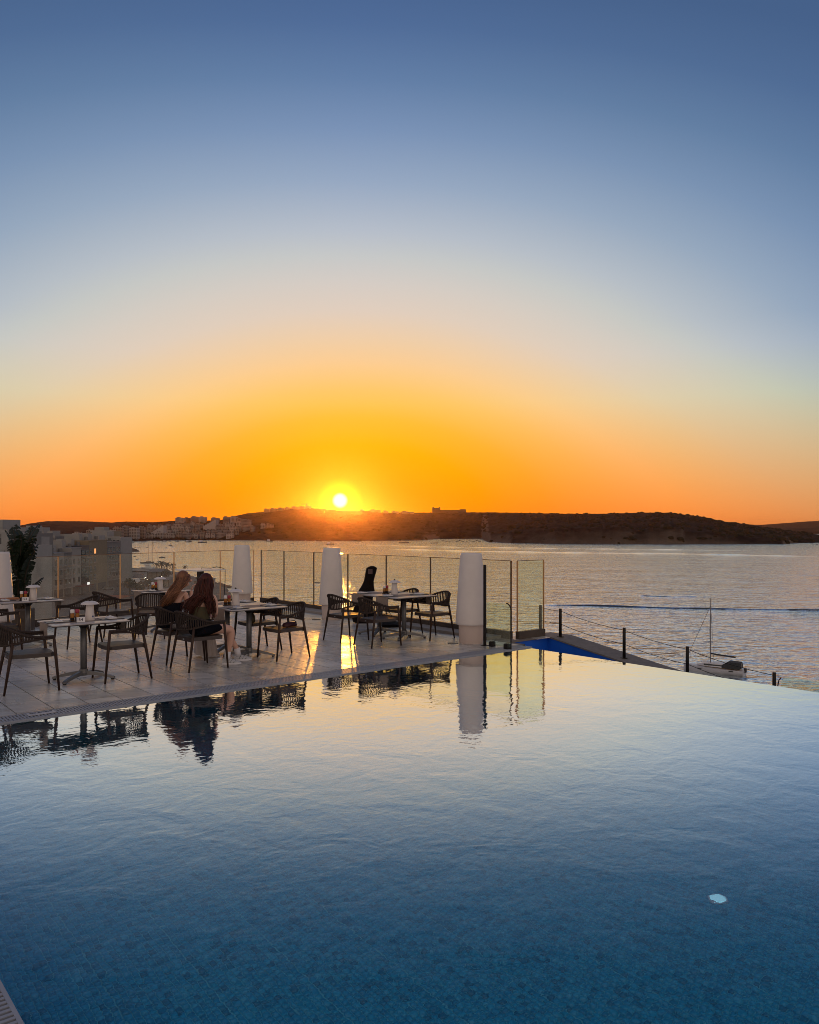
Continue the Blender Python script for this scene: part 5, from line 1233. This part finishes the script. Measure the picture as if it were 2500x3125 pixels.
for i in range(330):
    th = rg.uniform(-2.5, 2.5); el_ = rg.uniform(-.1, 1.45)                   # scalp point, th = 0 faces the camera
    sc = Vector((math.sin(th) * math.cos(el_) * .098, -math.cos(th) * math.cos(el_) * .108, math.sin(el_) * .115)); p0 = hc + sc
    side = sc.x / .098
    out_ = Vector((sc.x, sc.y, 0)).normalized() * rg.uniform(.02, .05) if sc.xy.length > .01 else Vector((0, -.05, 0))
    if rg.random() < .55: end = Vector((-.095 + .09 * side + rg.gauss(0, .03), -.15 + rg.gauss(0, .025), rg.uniform(.70, .84)))   # swept over the left shoulder blade
    else: end = Vector((.185 + .03 * side + rg.gauss(0, .018), -.03 + rg.gauss(0, .035), rg.uniform(.70, .86)))
    nk = Vector((.062 + .112 * side + rg.gauss(0, .010), -.045 - .03 * (1 - abs(side)) + rg.gauss(0, .01), 1.045 + rg.gauss(0, .012)))
    if side > .55 and end.x < 0: end.x = .17 + rg.gauss(0, .02)
    if side < -.5 and end.x > 0: end.x = -.14 + rg.gauss(0, .03)
    pts = bez([p0 - sc * .1, p0 + out_ * .5 + Vector((0, 0, -.04)), nk + Vector((side * .012, -.01, .06)), nk], 6) + bez([nk, nk + Vector((side * .01, -.02, -.06)), end + Vector((rg.gauss(0, .02), rg.gauss(0, .01), .14)), end], 6)[1:]; r0 = rg.uniform(.0045, .009)
    st.append((pts, [r0 * (.9 if k < 8 else .9 - .17 * (k - 7)) + .0008 for k in range(13)]))
hair(st, t2, m_hair2, 4)
MB().lathe([(.02, -.11), (.075, -.07), (.098, 0), (.092, .05), (.06, .095), (.02, .112), (.002, .114)], 20, tuple(hc + Vector((0, -.005, 0)))).build('hair_cap', m_hair2, t2, True)

# fair-haired woman
oW = P(4.74, 10.98); t1 = thing('person', 'woman with long straight light brown hair leaning right, black strapless top and white skirt', 'person', (oW.x, oW.y, 0.0), 0)
V = []; E = []; RT = [0]
hip = chain(V, E, [(-.08, -.05, .56, .135, .115)])
chest = chain(V, E, [(-.08, -.04, .69, .115, .095), (-.065, -.01, .83, .13, .10), (-.045, .03, .95, .14, .092)], hip)
neck = chain(V, E, [(-.01, .07, 1.03, .048), (.03, .09, 1.08, .045), (.055, .10, 1.13, .065, .07), (.07, .105, 1.195, .083, .09), (.07, .105, 1.25, .055, .06)], chest)
nose = chain(V, E, [(.14, .11, 1.165, .035), (.173, .115, 1.155, .016)], neck - 1)
chin = chain(V, E, [(.14, .115, 1.115, .028)], neck - 2)
ra = chain(V, E, [(.085, .05, .985, .052), (.11, .06, .88, .045), (.135, .10, .785, .038), (.145, .17, .87, .031), (.14, .19, .97, .027, .02), (.14, .195, 1.01, .03, .016)], chest)
la = chain(V, E, [(-.165, .06, .985, .05), (-.19, .12, .87, .042), (-.13, .22, .775, .036), (0, .27, .80, .03), (.07, .26, .84, .027, .018)], chest)
rl = chain(V, E, [(.0, .04, .53, .09), (.15, .17, .53, .078), (.29, .28, .505, .058), (.31, .29, .3, .05), (.32, .30, .10, .038), (.36, .33, .045, .034)], hip)
ll = chain(V, E, [(-.12, .1, .53, .09), (.02, .26, .53, .078), (.15, .38, .505, .058), (.18, .40, .3, .05), (.19, .40, .10, .038), (.23, .43, .045, .034)], hip)
hand(V, E, RT, (.14, .19, .97), (.05, .0, 1), (.3, -.9, 0), .7); hand(V, E, RT, (0, .27, .80), (.8, -.1, .4), (.1, .9, .2), .5)
skinned('body', V, E, RT, m_skin, t1)
garment([(-.08, -.05, .50, .19, .16, 0), (-.08, -.05, .60, .168, .145, 0), (-.08, -.04, .70, .145, .122, 0), (-.077, -.02, .80, .15, .122, 0), (-.07, .0, .855, .155, .12, 0)], 'top', m_black, t1)
e = MB(); rings = []                                         # long skirt over the lap and down to the floor
for c, hw, hz_, nx, nz in [((-.16, -.12, .535), .17, .07, 1, 0), ((-.08, -.04, .55), .20, .095, 1, 0), ((.06, .10, .555), .20, .095, 1, 0), ((.2, .24, .545), .19, .09, .9, .3), ((.28, .32, .46), .185, .09, .3, 1), ((.30, .34, .30), .20, .10, 0, 1), ((.31, .35, .15), .215, .115, 0, 1), ((.315, .355, .04), .225, .125, 0, 1)]:
    ring = []; dx, dy = .69, .72
    for k in range(40):
        a = k * 2 * math.pi / 40; f_ = 1 + (.10 * math.sin(9 * a) + .05 * math.sin(17 * a)) * nz; x_ = hw * math.cos(a) * f_; y_ = hz_ * math.sin(a) * f_
        q = Vector((c[0] + x_ * dy - y_ * dx * -nz, c[1] - x_ * dx + y_ * dy * nz, c[2] + y_ * (1 - nz))); q.z = max(q.z, .456) if nz < .2 else q.z; ring.append(q)
    rings.append(ring)
e.loft(rings, caps=False); e.build('skirt', m_skirt, t1, True)
shoe((.36, .33, 0.0015), .7, t1)
MB().lathe([(.029, -.006), (.032, 0), (.029, .006)], 14, (.152, .185, .935)).build('bracelet', m_dark, t1)
rg = random.Random(33); st = []; hc = Vector((.058, .095, 1.20))
for i in range(330):
    th = rg.uniform(-2.6, 1.75); el_ = rg.uniform(-.1, 1.45)
    sc = Vector((math.sin(th) * math.cos(el_) * .098, -math.cos(th) * math.cos(el_) * .105, math.sin(el_) * .112)); p0 = hc + sc; side = sc.x / .098
    end = Vector((-.135 + .08 * side + rg.gauss(0, .018), -.12 + rg.gauss(0, .02), .85 + rg.gauss(0, .03) + .02 * side))
    nk = Vector((.012 + .095 * side + rg.gauss(0, .010), -.03 - .025 * (1 - abs(side)) + rg.gauss(0, .01), 1.08 + .03 * side + rg.gauss(0, .01)))
    pts = bez([p0 - sc * .1, p0 + Vector((sc.x, sc.y, 0)) * .12 + Vector((-.015, 0, -.04)), nk + Vector((.03, 0, .05)), nk], 6) + bez([nk, nk + Vector((-.05, -.03, -.05)), end + Vector((.06, .0, .07)), end], 6)[1:]; r0 = rg.uniform(.0045, .009)
    st.append((pts, [r0 * (.9 if k < 8 else .9 - .17 * (k - 7)) + .0008 for k in range(13)]))
hair(st, t1, m_hair1, 4)
MB().lathe([(.02, -.10), (.075, -.06), (.095, 0), (.09, .05), (.06, .092), (.02, .109), (.002, .111)], 20, tuple(hc + Vector((-.012, -.012, .002)))).build('hair_cap', m_hair1, t1, True)

# ------------------------------------------------------------------ evening haze over the bay
HAZE = 3.2e-5
if HAZE:
    e = MB(); e.box(-9000, 9000, -400, 9500, SEA - 1.5, 86); hz_o = stuff(e.build('haze', None)); hz_o['label'] = 'warm evening haze hanging over the bay'; hz_o['category'] = 'haze'
    hm = bpy.data.materials.new('haze'); hm.use_nodes = True; ht = hm.node_tree; ht.nodes.clear(); pv = ht.nodes.new('ShaderNodeVolumePrincipled'); ho = ht.nodes.new('ShaderNodeOutputMaterial')
    pv.inputs['Color'].default_value = (.98, .58, .38, 1); pv.inputs['Density'].default_value = HAZE; pv.inputs['Anisotropy'].default_value = .95
    ht.links.new(pv.outputs[0], ho.inputs['Volume']); hz_o.data.materials.clear(); hz_o.data.materials.append(hm)
